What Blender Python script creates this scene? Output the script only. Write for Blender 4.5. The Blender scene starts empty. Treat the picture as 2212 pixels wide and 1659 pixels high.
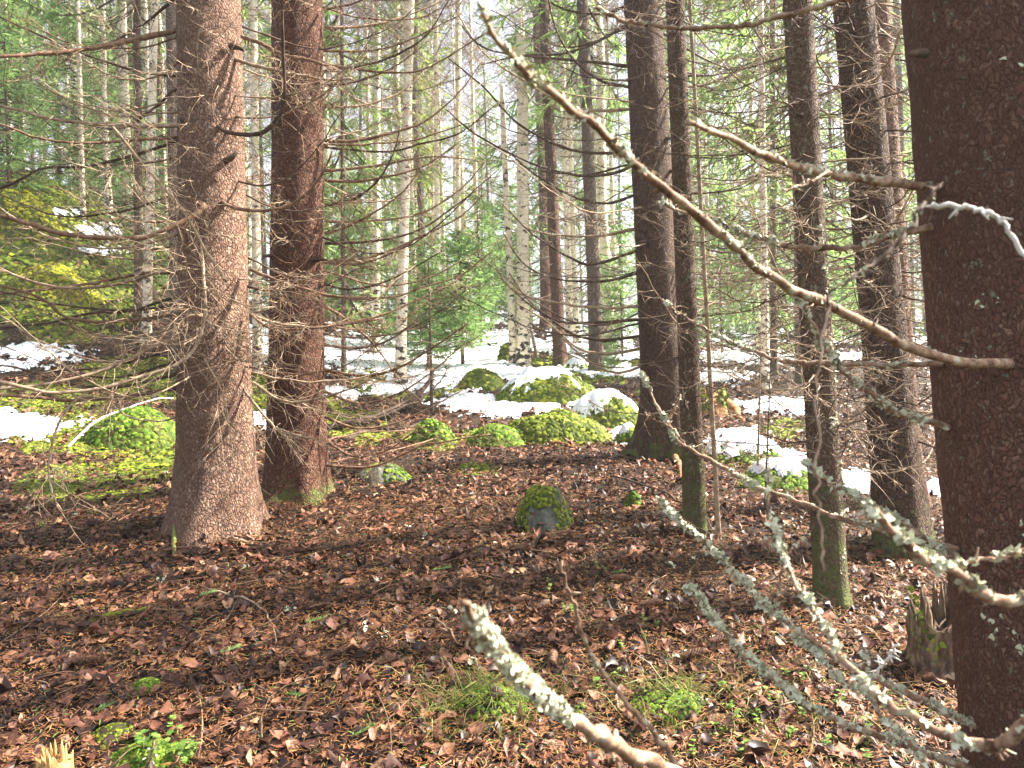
import bpy, math, random
import numpy as np
from math import radians, pi
R = math.radians
rng = np.random.default_rng(7)
random.seed(7)
SC = bpy.context.scene
COL = SC.collection

# ------------------------------------------------------------------ camera
F = 1609.0            # focal length in pixels of a 2212 x 1659 frame
CAMP = np.array([0.0, 0.0, 1.10])
ROLL = R(1.8)
FW = np.array([0.0, 1.0, 0.0])
RT = np.array([math.cos(ROLL), 0.0, -math.sin(ROLL)])
UP = np.array([math.sin(ROLL), 0.0, math.cos(ROLL)])
cam = bpy.data.cameras.new('camera'); camo = bpy.data.objects.new('camera', cam); COL.objects.link(camo)
from mathutils import Matrix
camo.matrix_world = Matrix(((RT[0], UP[0], -FW[0], CAMP[0]), (RT[1], UP[1], -FW[1], CAMP[1]), (RT[2], UP[2], -FW[2], CAMP[2]), (0, 0, 0, 1)))
cam.sensor_width = 36.0; cam.lens = 36.0 * F / 2212.0
cam.clip_start = 0.05; cam.clip_end = 600
cam.dof.use_dof = True; cam.dof.focus_distance = 3.0; cam.dof.aperture_fstop = 11.0
SC.camera = camo

# ------------------------------------------------------------------ light
SUN_AZ, SUN_EL = R(76), R(40)       # azimuth clockwise from the view direction (+Y)
w = bpy.data.worlds.new('World'); SC.world = w; w.use_nodes = True
wn = w.node_tree.nodes; wl = w.node_tree.links
sky = wn.new('ShaderNodeTexSky'); sky.sky_type = 'NISHITA'; sky.sun_disc = False
sky.sun_elevation = SUN_EL; sky.sun_rotation = SUN_AZ
sky.dust_density = 3.0; sky.air_density = 1.0
hs_ = wn.new('ShaderNodeHueSaturation'); hs_.inputs['Saturation'].default_value = 0.45; wl.new(sky.outputs[0], hs_.inputs['Color']); wl.new(hs_.outputs[0], wn['Background'].inputs[0]); wn['Background'].inputs[1].default_value = 0.085
sl = bpy.data.lights.new('sun', 'SUN'); sl.energy = 5.0; sl.angle = R(0.6); sl.color = (1.0, 0.93, 0.82)
so = bpy.data.objects.new('sun', sl); COL.objects.link(so)
from mathutils import Vector
sd = Vector((math.sin(SUN_AZ) * math.cos(SUN_EL), math.cos(SUN_AZ) * math.cos(SUN_EL), math.sin(SUN_EL)))
so.rotation_euler = sd.to_track_quat('Z', 'Y').to_euler(); so.location = (8, 2, 9)
SC.view_settings.view_transform = 'Standard'; SC.view_settings.look = 'None'
SC.view_settings.exposure = 2.3; SC.view_settings.gamma = 1.0
SC.cycles.max_bounces = 6; SC.cycles.diffuse_bounces = 3; SC.cycles.transmission_bounces = 3
SC.cycles.caustics_reflective = False; SC.cycles.caustics_refractive = False
SC.cycles.sample_clamp_indirect = 6.0

# ------------------------------------------------------------------ maths helpers
def W(px, py, d):
    px = np.asarray(px, float); py = np.asarray(py, float); d = np.asarray(d, float)
    u = (px - 1106.0) / F * d; v = (829.5 - py) / F * d
    return CAMP + u[..., None] * RT + v[..., None] * UP + d[..., None] * FW
def PROJ(P):
    q = P - CAMP; d = np.maximum(q @ FW, 1e-3)
    return 1106.0 + (q @ RT) / d * F, 829.5 - (q @ UP) / d * F, q @ FW
def hsh(ix, iy, s):
    h = np.sin(ix * 127.1 + iy * 311.7 + s * 74.7) * 43758.5453
    return h - np.floor(h)
def vn(x, y, s=0.0):
    ix = np.floor(x); iy = np.floor(y); fx = x - ix; fy = y - iy
    fx = fx * fx * (3 - 2 * fx); fy = fy * fy * (3 - 2 * fy)
    a = hsh(ix, iy, s); b = hsh(ix + 1, iy, s); c = hsh(ix, iy + 1, s); e = hsh(ix + 1, iy + 1, s)
    return (a * (1 - fx) + b * fx) * (1 - fy) + (c * (1 - fx) + e * fx) * fy - 0.5
def fbm(x, y, o=3, s=0.0):
    r = 0; a = 1.0
    for k in range(o):
        r = r + a * vn(x, y, s + k); x = x * 2.03; y = y * 2.03; a *= 0.5
    return r
def norm(v): return v / np.maximum(np.linalg.norm(v, axis=-1, keepdims=True), 1e-9)
def smooth(P, n):
    """Catmull-Rom resample of a polyline to n points"""
    P = np.asarray(P, float)
    Q = np.vstack([2 * P[0] - P[1], P, 2 * P[-1] - P[-2]])
    t = np.linspace(0, len(P) - 1.0001, n); i = np.floor(t).astype(int); f = (t - i)[:, None]
    a, b, c, e = Q[i], Q[i + 1], Q[i + 2], Q[i + 3]
    return 0.5 * (2 * b + (c - a) * f + (2 * a - 5 * b + 4 * c - e) * f ** 2 + (3 * b - a - 3 * c + e) * f ** 3)

# ------------------------------------------------------------------ terrain
rows = [(1659, 1.9), (1560, 2.08), (1450, 2.33), (1300, 2.8), (1150, 3.6), (1080, 4.2), (1000, 5.3), (950, 6.3), (900, 7.6), (850, 9.4)]
cp = []
for py, d in rows:
    for px in (-500, 500, 1106, 1700, 2500): cp.append(W(px, py, d))
for px in (900, 1106, 1300): cp += [W(px, 800, 11.5), W(px, 745, 15.0), W(px, 705, 20)]
for px in (1600, 1900, 2400): cp += [W(px, 800, 11.5), W(px, 768, 14.5), W(px, 735, 20)]
for px in (700,): cp += [W(px, 800, 10.5), W(px, 740, 14.0), W(px, 690, 20)]
for px in (-500, -100, 60): cp += [W(px, 900, 6.6), W(px, 790, 8.2), W(px, 700, 9.5), W(px, 600, 10.8), W(px, 500, 12.0), W(px, 405, 13.8), W(px, 370, 18)]
for px in (230,): cp += [W(px, 880, 7.0), W(px, 790, 8.8), W(px, 700, 10.3), W(px, 600, 11.8), W(px, 530, 13.2), W(px, 470, 16), W(px, 440, 22)]
for px in (420,): cp += [W(px, 880, 7.4), W(px, 800, 9.5), W(px, 720, 12.0), W(px, 650, 15), W(px, 600, 20)]
for x in (-40, -10, 10, 40): cp += [np.array([x, -6.0, -0.5]), np.array([x, -25.0, -2.0])]
for x in (-60, -25): cp += [np.array([x, 40.0, 7.5]), np.array([x, 90.0, 8.0])]
for x in (-4, 20, 60): cp += [np.array([x, 36.0, 3.4]), np.array([x, 90.0, 1.0])]
cp = np.array(cp)
def _phi(a, b): return np.sqrt(((a[:, None, :] - b[None, :, :]) ** 2).sum(-1) + 0.8)
_K = _phi(cp[:, :2], cp[:, :2]) - 0.02 * np.eye(len(cp))
_A = np.block([[_K, np.ones((len(cp), 1)), cp[:, :2]], [np.ones((1, len(cp))), np.zeros((1, 3))], [cp[:, :2].T, np.zeros((2, 3))]])
_w = np.linalg.solve(_A, np.concatenate([cp[:, 2], np.zeros(3)]))
def H(x, y, micro=True):
    x = np.asarray(x, float); y = np.asarray(y, float); sh = x.shape; x = x.ravel(); y = y.ravel()
    out = np.empty(len(x))
    for s in range(0, len(x), 40000):
        q = np.stack([x[s:s + 40000], y[s:s + 40000]], 1)
        out[s:s + 40000] = _phi(q, cp[:, :2]) @ _w[:len(cp)] + _w[len(cp)] + q @ _w[len(cp) + 1:]
    out += 0.05 * fbm(x * 1.1, y * 1.1, 2, 3) + 0.12 * vn(x * 0.35, y * 0.35, 9) * np.clip((y - 7) / 6, 0, 1)
    if micro: out += 0.022 * fbm(x * 6, y * 6, 3, 5)
    return out.reshape(sh)
def G(px, py):
    """the point of the ground seen at a pixel"""
    dd = np.geomspace(1.0, 90, 900); P = W(np.full(900, px), np.full(900, py), dd)
    g = P[:, 2] - H(P[:, 0], P[:, 1]); k = np.where(g < 0)[0]
    k = k[0] if len(k) else len(dd) - 1
    k0 = max(k - 1, 0); t = g[k0] / (g[k0] - g[k]) if g[k0] != g[k] else 0
    return P[k0] * (1 - t) + P[k] * t

# ------------------------------------------------------------------ mesh helpers
class MB:
    def __init__(s): s.v = []; s.f4 = []; s.f3 = []; s.n = 0
    def add(s, V, q=None, t=None):
        V = np.asarray(V, float).reshape(-1, 3)
        if q is not None and len(q): s.f4.append(np.asarray(q).reshape(-1, 4) + s.n)
        if t is not None and len(t): s.f3.append(np.asarray(t).reshape(-1, 3) + s.n)
        s.v.append(V); s.n += len(V)
    def mesh(s, name, smooth_=True):
        m = bpy.data.meshes.new(name)
        V = np.concatenate(s.v) if s.v else np.zeros((0, 3))
        q = np.concatenate(s.f4) if s.f4 else np.zeros((0, 4), int)
        t = np.concatenate(s.f3) if s.f3 else np.zeros((0, 3), int)
        m.vertices.add(len(V)); m.vertices.foreach_set('co', V.ravel().astype(np.float32))
        nl = 4 * len(q) + 3 * len(t); m.loops.add(nl)
        m.loops.foreach_set('vertex_index', np.concatenate([q.ravel(), t.ravel()]).astype(np.int32))
        m.polygons.add(len(q) + len(t))
        ls = np.concatenate([np.arange(len(q)) * 4, 4 * len(q) + np.arange(len(t)) * 3]).astype(np.int32)
        m.polygons.foreach_set('loop_start', ls)
        m.polygons.foreach_set('loop_total', np.concatenate([np.full(len(q), 4), np.full(len(t), 3)]).astype(np.int32))
        m.polygons.foreach_set('use_smooth', np.full(len(q) + len(t), smooth_))
        m.update(); m.validate()
        return m
    def tubes(s, P, Rr, sides=4, cap=True):
        """P (M,N,3), Rr (M,N)"""
        P = np.asarray(P, float); Rr = np.asarray(Rr, float)
        if P.ndim == 2: P = P[None]; Rr = Rr[None]
        M, N, _ = P.shape
        T = np.empty_like(P); T[:, 1:-1] = P[:, 2:] - P[:, :-2]; T[:, 0] = P[:, 1] - P[:, 0]; T[:, -1] = P[:, -1] - P[:, -2]
        T = norm(T)
        Tm = norm(T.mean(1)); ref = np.where(np.abs(Tm[:, 2:3]) > 0.75, np.array([[1.0, 0.05, 0.0]]), np.array([[0.0, 0.05, 1.0]]))
        A = norm(np.cross(T, ref[:, None, :])); B = np.cross(T, A)
        ang = np.arange(sides) * 2 * pi / sides
        V = P[:, :, None, :] + Rr[:, :, None, None] * (np.cos(ang)[None, None, :, None] * A[:, :, None, :] + np.sin(ang)[None, None, :, None] * B[:, :, None, :])
        i = np.arange(N - 1)[:, None] * sides; j = np.arange(sides)[None, :]; jn = (j + 1) % sides
        q = np.stack([i + j, i + jn, i + sides + jn, i + sides + j], -1).reshape(-1, 4)
        q = (q[None] + (np.arange(M) * N * sides)[:, None, None]).reshape(-1, 4)
        t = None
        if cap and sides >= 3:
            e = (N - 1) * sides
            tt = np.array([[e, e + k, e + k + 1] for k in range(1, sides - 1)])
            t0 = np.array([[0, k + 1, k] for k in range(1, sides - 1)])
            tt = np.vstack([tt, t0])
            t = (tt[None] + (np.arange(M) * N * sides)[:, None, None]).reshape(-1, 3)
        s.add(V, q, t)
    def fans(s, C, N_, size, k=7, droop=0.45, jit=0.35):
        """little ragged umbrellas: centre C, axis N_, radius size"""
        C = np.asarray(C); M = len(C)
        if not M: return
        N_ = norm(N_); ref = norm(rng.normal(size=(M, 3))); A = norm(np.cross(N_, ref)); B = np.cross(N_, A)
        a = np.arange(k) * 2 * pi / k
        rr = size[:, None] * (1 - jit + 2 * jit * rng.random((M, k)))
        rim = C[:, None] + rr[..., None] * (np.cos(a)[None, :, None] * A[:, None] + np.sin(a)[None, :, None] * B[:, None]) - N_[:, None] * (droop * rr * (0.6 + 0.8 * rng.random((M, k))))[..., None]
        V = np.concatenate([(C + N_ * size[:, None] * 0.15)[:, None], rim], 1)
        t = np.array([[0, 1 + j, 1 + (j + 1) % k] for j in range(k)])
        s.add(V, None, (t[None] + (np.arange(M) * (k + 1))[:, None, None]).reshape(-1, 3))
    def strips(s, P0, P1, wd, side, mid=0.0, midv=None):
        """flat leaf-like strips from P0 to P1, 2 quads pinched at the ends"""
        M = len(P0); Pm = (P0 + P1) / 2 + (midv if midv is not None else 0)
        w0 = side * (wd * 0.35)[:, None]; w1 = side * (wd * 0.5)[:, None]; w2 = side * (wd * 0.12)[:, None]
        V = np.stack([P0 - w0, P0 + w0, Pm - w1, Pm + w1, P1 - w2, P1 + w2], 1)
        q = np.array([[0, 1, 3, 2], [2, 3, 5, 4]])
        s.add(V, (q[None] + (np.arange(M) * 6)[:, None, None]).reshape(-1, 4))

def obj(name, mesh, mat, parent=None, loc=None):
    if isinstance(mesh, MB): mesh = mesh.mesh(name)
    o = bpy.data.objects.new(name, mesh); COL.objects.link(o)
    if mat is not None and not mesh.materials: mesh.materials.append(mat)
    if parent is not None: o.parent = parent
    if loc is not None: o.location = loc
    return o
def thing(name, label, cat, loc, group=None, kind=None):
    o = bpy.data.objects.new(name, None); COL.objects.link(o); o.location = [float(c) for c in loc]
    o.empty_display_size = 0.1
    return tag(o, label, cat, group, kind)
def tag(o, label, cat, group=None, kind=None):
    o['label'] = label; o['category'] = cat
    if group: o['group'] = group
    if kind: o['kind'] = kind
    return o

# ------------------------------------------------------------------ materials
def mat(name, rough=0.8, spec=0.3):
    m = bpy.data.materials.new(name); m.use_nodes = True; nt = m.node_tree
    b = nt.nodes['Principled BSDF']; b.inputs['Roughness'].default_value = rough; b.inputs['Specular IOR Level'].default_value = spec
    return m, nt, b
def nd(nt, t, **k):
    n = nt.nodes.new(t)
    for a, v in k.items():
        if a in ('operation', 'feature', 'distance', 'blend_type', 'data_type', 'noise_dimensions', 'attribute_name'): setattr(n, a, v)
        else: n.inputs[a].default_value = v
    return n
def ramp(nt, src, stops, interp='LINEAR'):
    r = nt.nodes.new('ShaderNodeValToRGB'); r.color_ramp.interpolation = interp
    e = r.color_ramp.elements
    while len(e) > 1: e.remove(e[0])
    e[0].position = stops[0][0]; e[0].color = (*stops[0][1], 1)
    for p, c in stops[1:]:
        x = e.new(p); x.color = (*c, 1)
    nt.links.new(src, r.inputs[0]); return r.outputs[0]
def mixc(nt, f, a, b, mode='MIX'):
    m = nt.nodes.new('ShaderNodeMix'); m.data_type = 'RGBA'; m.blend_type = mode
    for s, v in ((0, f), (6, a), (7, b)):
        if hasattr(v, 'is_output') or hasattr(v, 'links'): nt.links.new(v, m.inputs[s])
        else: m.inputs[s].default_value = v if s == 0 else (*v, 1)
    return m.outputs[2]
def mathn(nt, op, a, b=None, c=None):
    m = nt.nodes.new('ShaderNodeMath'); m.operation = op; m.use_clamp = False
    for i, v in enumerate((a, b, c)):
        if v is None: continue
        if hasattr(v, 'links'): nt.links.new(v, m.inputs[i])
        else: m.inputs[i].default_value = v
    return m.outputs[0]
def coords(nt, scale=(1, 1, 1), kind='Object'):
    tc = nt.nodes.new('ShaderNodeTexCoord'); mp = nt.nodes.new('ShaderNodeMapping'); mp.inputs['Scale'].default_value = scale
    nt.links.new(tc.outputs[kind], mp.inputs[0]); return mp.outputs[0]
def noise(nt, vec, scale, detail=4, rough=0.6):
    n = nt.nodes.new('ShaderNodeTexNoise'); n.inputs['Scale'].default_value = scale; n.inputs['Detail'].default_value = detail; n.inputs['Roughness'].default_value = rough
    nt.links.new(vec, n.inputs['Vector']); return n.outputs[0]
def vor(nt, vec, scale, feature='F1', out='Distance'):
    n = nt.nodes.new('ShaderNodeTexVoronoi'); n.feature = feature; n.inputs['Scale'].default_value = scale
    nt.links.new(vec, n.inputs['Vector']); return n.outputs[out]
def bump(nt, b, h, strength=0.6, dist=0.01):
    n = nt.nodes.new('ShaderNodeBump'); n.inputs['Strength'].default_value = strength; n.inputs['Distance'].default_value = dist
    nt.links.new(h, n.inputs['Height']); nt.links.new(n.outputs[0], b.inputs['Normal'])

def bark_mat(name, c_dark, c_mid, c_light, sc=1.0, moss=0.0, moss_h=0.5, lich=0.15, warm=None):
    m, nt, b = mat(name, 0.85, 0.2)
    v = coords(nt, (1, 1, 0.60))
    # warp the cells a little
    nz = nt.nodes.new('ShaderNodeTexNoise'); nz.inputs['Scale'].default_value = 22 * sc; nz.inputs['Detail'].default_value = 3
    nt.links.new(v, nz.inputs['Vector'])
    va = nt.nodes.new('ShaderNodeVectorMath'); va.operation = 'MULTIPLY_ADD'
    nt.links.new(nz.outputs['Color'], va.inputs[0]); va.inputs[1].default_value = (0.060 / sc,) * 3; nt.links.new(v, va.inputs[2])
    wv = va.outputs[0]
    e = vor(nt, wv, 62 * sc, 'DISTANCE_TO_EDGE')
    cell = nt.nodes.new('ShaderNodeTexVoronoi'); cell.inputs['Scale'].default_value = 62 * sc; nt.links.new(wv, cell.inputs['Vector'])
    sep = nt.nodes.new('ShaderNodeSeparateColor'); nt.links.new(cell.outputs['Color'], sep.inputs[0])
    fine = noise(nt, v, 160 * sc, 4, 0.7)
    big = noise(nt, v, 3.0, 4, 0.6)
    base = ramp(nt, sep.outputs[0], [(0.0, c_mid), (0.55, tuple(np.array(c_mid) * 1.15)), (0.85, c_light), (1.0, tuple(np.array(c_light) * 1.15))])
    base = mixc(nt, ramp(nt, fine, [(0.35, (0, 0, 0)), (0.65, (1, 1, 1))]), base, c_mid, 'MIX')
    crev = ramp(nt, mathn(nt, 'ADD', e, mathn(nt, 'MULTIPLY', mathn(nt, 'SUBTRACT', fine, 0.5), 0.5)), [(0.00, (0.9, 0.9, 0.9)), (0.13, (0, 0, 0))])
    col = mixc(nt, crev, base, c_dark)
    col = mixc(nt, ramp(nt, big, [(0.35, (0.55, 0.55, 0.55)), (0.62, (0, 0, 0))]), col, tuple(np.array(c_mid) * 0.6))
    # pale lichen flecks
    lf = noise(nt, coords(nt, (1, 1, 0.7)), 34 * sc, 4, 0.75)
    col = mixc(nt, ramp(nt, lf, [(0.70 - lich * 0.4, (0, 0, 0)), (0.74 - lich * 0.4, (0.75, 0.75, 0.75))]), col, (0.26, 0.28, 0.20))
    if moss > 0:
        sx = nt.nodes.new('ShaderNodeSeparateXYZ'); nt.links.new(coords(nt), sx.inputs[0])
        mz = mathn(nt, 'SUBTRACT', noise(nt, coords(nt), 16, 5, 0.7), mathn(nt, 'MULTIPLY', sx.outputs[2], 0.35 / moss_h))
        col = mixc(nt, ramp(nt, mz, [(0.47 - 0.12 * moss, (0, 0, 0)), (0.53, (1, 1, 1))]), col, (0.12, 0.14, 0.045))
    nt.links.new(col, b.inputs['Base Color'])
    hgt = mathn(nt, 'ADD', mathn(nt, 'MULTIPLY', mathn(nt, 'MINIMUM', e, 0.22), 3.0), mathn(nt, 'ADD', mathn(nt, 'MULTIPLY', sep.outputs[1], 0.5), mathn(nt, 'MULTIPLY', fine, 0.5)))
    bump(nt, b, hgt, 1.0, 0.010 / sc)
    return m
M = {}
M['bark_pink'] = bark_mat('spruce bark pinkish brown', (0.06, 0.032, 0.022), (0.25, 0.145, 0.10), (0.47, 0.34, 0.26), 1.15, lich=0.10)
M['bark_red'] = bark_mat('spruce bark red brown', (0.03, 0.013, 0.009), (0.145, 0.065, 0.042), (0.25, 0.145, 0.10), 1.15, moss=0.9, moss_h=0.25, lich=0.06)
M['bark_dark'] = bark_mat('spruce bark dark brown', (0.022, 0.014, 0.010), (0.115, 0.068, 0.046), (0.21, 0.145, 0.105), 1.1, moss=0.7, moss_h=0.5, lich=0.12)
M['bark_near'] = bark_mat('spruce bark near camera', (0.05, 0.024, 0.018), (0.155, 0.075, 0.055), (0.30, 0.18, 0.125), 2.6, lich=0.20)
M['bark_mossy'] = bark_mat('thin spruce bark with algae', (0.03, 0.02, 0.012), (0.15, 0.095, 0.062), (0.26, 0.18, 0.12), 1.6, moss=1.0, moss_h=0.9, lich=0.3)
M['bark_far'] = bark_mat('far spruce bark', (0.05, 0.032, 0.022), (0.19, 0.13, 0.10), (0.32, 0.25, 0.20), 0.6, moss=0.4, moss_h=0.6, lich=0.2)
M['bark_far_red'] = bark_mat('far red spruce bark', (0.04, 0.018, 0.012), (0.17, 0.085, 0.06), (0.27, 0.17, 0.12), 0.6, moss=0.3, moss_h=0.5, lich=0.1)

def birch_mat(name, seed):
    m, nt, b = mat(name, 0.6, 0.3)
    v = coords(nt); sx = nt.nodes.new('ShaderNodeSeparateXYZ'); nt.links.new(v, sx.inputs[0])
    mp = nt.nodes.new('ShaderNodeMapping'); mp.inputs['Location'].default_value = (seed, 0, seed); mp.inputs['Scale'].default_value = (1, 1, 5.5); nt.links.new(v, mp.inputs[0])
    lent = noise(nt, mp.outputs[0], 9, 4, 0.65)
    mp2 = nt.nodes.new('ShaderNodeMapping'); mp2.inputs['Location'].default_value = (0, seed, 3 * seed); mp2.inputs['Scale'].default_value = (1, 1, 1.6); nt.links.new(v, mp2.inputs[0])
    pat = noise(nt, mp2.outputs[0], 7.5, 4, 0.65)
    tone = ramp(nt, noise(nt, mp2.outputs[0], 2.5, 3), [(0.3, (0.72, 0.58, 0.40)), (0.5, (0.80, 0.70, 0.54)), (0.75, (0.52, 0.38, 0.25))])
    col = mixc(nt, ramp(nt, lent, [(0.60, (0, 0, 0)), (0.66, (0.8, 0.8, 0.8))]), tone, (0.22, 0.17, 0.13))
    low = mathn(nt, 'MULTIPLY', mathn(nt, 'POWER', 2.718, mathn(nt, 'MULTIPLY', sx.outputs[2], -1.6)), 0.14)
    col = mixc(nt, ramp(nt, mathn(nt, 'ADD', pat, low), [(0.585, (0, 0, 0)), (0.63, (1, 1, 1))]), col, (0.03, 0.024, 0.02))
    nt.links.new(col, b.inputs['Base Color']); bump(nt, b, lent, 0.5, 0.01)
    return m
M['birch'] = birch_mat('birch bark', 1.0); M['birch2'] = birch_mat('birch bark peeling', 4.3)

def simple_noise_mat(name, stops, scale, rough=0.8, bs=0.5, bd=0.004, spec=0.25, det=5, scl=(1, 1, 1)):
    m, nt, b = mat(name, rough, spec); v = coords(nt, scl); n = noise(nt, v, scale, det, 0.7)
    nt.links.new(ramp(nt, n, stops), b.inputs['Base Color']); bump(nt, b, n, bs, bd); return m
M['twig'] = simple_noise_mat('dead spruce twig', [(0.3, (0.15, 0.095, 0.06)), (0.5, (0.32, 0.23, 0.15)), (0.7, (0.50, 0.40, 0.28))], 30)
M['twig_dark'] = simple_noise_mat('dark dead spruce twig', [(0.3, (0.035, 0.022, 0.016)), (0.55, (0.10, 0.062, 0.042)), (0.75, (0.22, 0.16, 0.11))], 26)
M['twig_red'] = simple_noise_mat('reddish spruce branch', [(0.3, (0.08, 0.042, 0.027)), (0.5, (0.20, 0.115, 0.07)), (0.75, (0.33, 0.23, 0.15))], 30)
M['twig_near'] = simple_noise_mat('branch with thin lichen crust', [(0.36, (0.10, 0.055, 0.035)), (0.5, (0.30, 0.185, 0.12)), (0.6, (0.40, 0.30, 0.21)), (0.66, (0.46, 0.47, 0.36))], 60, bs=0.8, bd=0.002)
M['twig_pale'] = simple_noise_mat('bleached peeled twig', [(0.4, (0.62, 0.58, 0.52)), (0.7, (0.80, 0.78, 0.74))], 40)
M['birch_twig'] = simple_noise_mat('grey birch twig', [(0.3, (0.16, 0.12, 0.10)), (0.7, (0.42, 0.36, 0.30))], 8)
M['lichen'] = simple_noise_mat('pale grey green lichen', [(0.3, (0.36, 0.36, 0.23)), (0.55, (0.60, 0.60, 0.44)), (0.75, (0.78, 0.77, 0.64))], 90, 0.9)
M['stone'] = simple_noise_mat('grey granite', [(0.3, (0.035, 0.04, 0.022)), (0.5, (0.10, 0.105, 0.08)), (0.72, (0.22, 0.22, 0.19))], 22, 0.85, 0.8, 0.01)
M['wood_yellow'] = simple_noise_mat('pale rotten wood', [(0.3, (0.14, 0.07, 0.025)), (0.5, (0.46, 0.27, 0.10)), (0.7, (0.68, 0.50, 0.24))], 30, 0.8, 0.9, 0.006, scl=(1, 1, 0.15))
M['wood_orange'] = simple_noise_mat('orange rotten wood', [(0.3, (0.07, 0.03, 0.015)), (0.5, (0.30, 0.13, 0.05)), (0.7, (0.48, 0.27, 0.13))], 26, 0.8, 1.0, 0.01, scl=(1, 1, 0.25))
M['wood_rot'] = simple_noise_mat('dark rotten wood', [(0.35, (0.03, 0.018, 0.012)), (0.5, (0.11, 0.07, 0.045)), (0.62, (0.30, 0.22, 0.13)), (0.72, (0.09, 0.12, 0.03))], 26, 0.85, 1.0, 0.015, scl=(1, 1, 0.35))
M['dark_root'] = simple_noise_mat('dark wet wood', [(0.3, (0.018, 0.012, 0.009)), (0.7, (0.085, 0.055, 0.038))], 20)

def island_mat(name, stops, rough=0.6, spec=0.3, trans=0.0, tcol=None, mul=None, interp='LINEAR'):
    m, nt, b = mat(name, rough, spec)
    g = nt.nodes.new('ShaderNodeNewGeometry')
    c = ramp(nt, g.outputs['Random Per Island'], stops, interp)
    if mul:
        n = noise(nt, coords(nt), mul, 3); c = mixc(nt, ramp(nt, n, [(0.35, (0.9, 0.9, 0.9)), (0.5, (0, 0, 0))]), c, tuple(np.array(stops[0][1]) * 0.8))
    nt.links.new(c, b.inputs['Base Color'])
    if trans > 0:
        tr = nt.nodes.new('ShaderNodeBsdfTranslucent'); mx = nt.nodes.new('ShaderNodeMixShader'); mx.inputs[0].default_value = trans
        out = nt.nodes['Material Output']
        if tcol: tr.inputs[0].default_value = (*tcol, 1)
        else: nt.links.new(c, tr.inputs[0])
        nt.links.new(b.outputs[0], mx.inputs[1]); nt.links.new(tr.outputs[0], mx.inputs[2]); nt.links.new(mx.outputs[0], out.inputs[0])
    return m
M['leaf'] = island_mat('dead leaves wet', [(0.0, (0.016, 0.008, 0.007)), (0.3, (0.050, 0.021, 0.015)), (0.55, (0.12, 0.047, 0.030)), (0.8, (0.24, 0.10, 0.06)), (0.94, (0.38, 0.19, 0.11)), (1.0, (0.46, 0.27, 0.15))], 0.48, 0.35, 0.10, mul=55)
M['needle_litter'] = island_mat('fallen brown needles', [(0.0, (0.07, 0.026, 0.012)), (0.5, (0.21, 0.088, 0.034)), (0.9, (0.38, 0.18, 0.07)), (0.955, (0.42, 0.23, 0.10)), (0.96, (0.16, 0.22, 0.05)), (1.0, (0.2, 0.28, 0.06))], 0.5, 0.4)
M['needles'] = island_mat('spruce needles', [(0.0, (0.05, 0.09, 0.03)), (0.5, (0.10, 0.165, 0.055)), (1.0, (0.17, 0.24, 0.08))], 0.55, 0.35, 0.55, (0.34, 0.50, 0.15))
M['needles_bright'] = island_mat('yellow green spruce needles tinted as sunlit', [(0.0, (0.07, 0.12, 0.025)), (0.5, (0.15, 0.23, 0.045)), (1.0, (0.26, 0.34, 0.08))], 0.55, 0.3, 0.5, (0.42, 0.52, 0.10))  # lit version of the needles, the sunlight put into the colour
M['needles_fine'] = island_mat('young spruce needles', [(0.0, (0.10, 0.17, 0.06)), (0.5, (0.16, 0.26, 0.09)), (1.0, (0.24, 0.35, 0.13))], 0.55, 0.3, 0.5, (0.36, 0.55, 0.18))
M['moss'] = island_mat('feather moss', [(0.0, (0.04, 0.06, 0.008)), (0.35, (0.10, 0.14, 0.015)), (0.7, (0.19, 0.235, 0.022)), (1.0, (0.32, 0.34, 0.035))], 0.7, 0.2, 0.2)
M['moss_yellow'] = island_mat('yellow bank moss', [(0.0, (0.16, 0.17, 0.01)), (0.5, (0.33, 0.33, 0.02)), (1.0, (0.50, 0.46, 0.04))], 0.7, 0.2, 0.25)  # yellow moss, tone varying at random from tuft to tuft
M['moss_green'] = island_mat('bright green moss', [(0.0, (0.04, 0.09, 0.008)), (0.4, (0.10, 0.19, 0.015)), (0.8, (0.19, 0.31, 0.03)), (1.0, (0.30, 0.40, 0.05))], 0.7, 0.2, 0.25)
M['herb'] = island_mat('bilberry leaves', [(0.0, (0.08, 0.16, 0.03)), (0.6, (0.16, 0.28, 0.05)), (1.0, (0.30, 0.42, 0.10))], 0.45, 0.4, 0.3)
M['grass'] = island_mat('grass blades', [(0.0, (0.10, 0.16, 0.03)), (0.5, (0.22, 0.26, 0.06)), (1.0, (0.42, 0.34, 0.14))], 0.5, 0.3, 0.3)
M['cone'] = island_mat('spruce cone scales', [(0.0, (0.07, 0.032, 0.018)), (0.6, (0.20, 0.095, 0.05)), (1.0, (0.34, 0.19, 0.11))], 0.5, 0.4)
M['mossbase'] = simple_noise_mat('moss ground', [(0.3, (0.03, 0.035, 0.008)), (0.5, (0.075, 0.10, 0.015)), (0.7, (0.17, 0.20, 0.03))], 24, 0.9, 1.0, 0.03)
def snow_mat():
    m, nt, b = mat('old snow', 0.55, 0.3); v = coords(nt)
    n = noise(nt, v, 30, 5, 0.7)
    c = ramp(nt, n, [(0.3, (0.80, 0.84, 0.90)), (0.6, (0.88, 0.90, 0.92))])
    dirt = noise(nt, v, 70, 3, 0.6)
    c = mixc(nt, ramp(nt, dirt, [(0.66, (0, 0, 0)), (0.70, (0.8, 0.8, 0.8))]), c, (0.16, 0.10, 0.05))
    nt.links.new(c, b.inputs['Base Color']); bump(nt, b, n, 0.6, 0.02); return m
M['snow'] = snow_mat()
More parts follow.
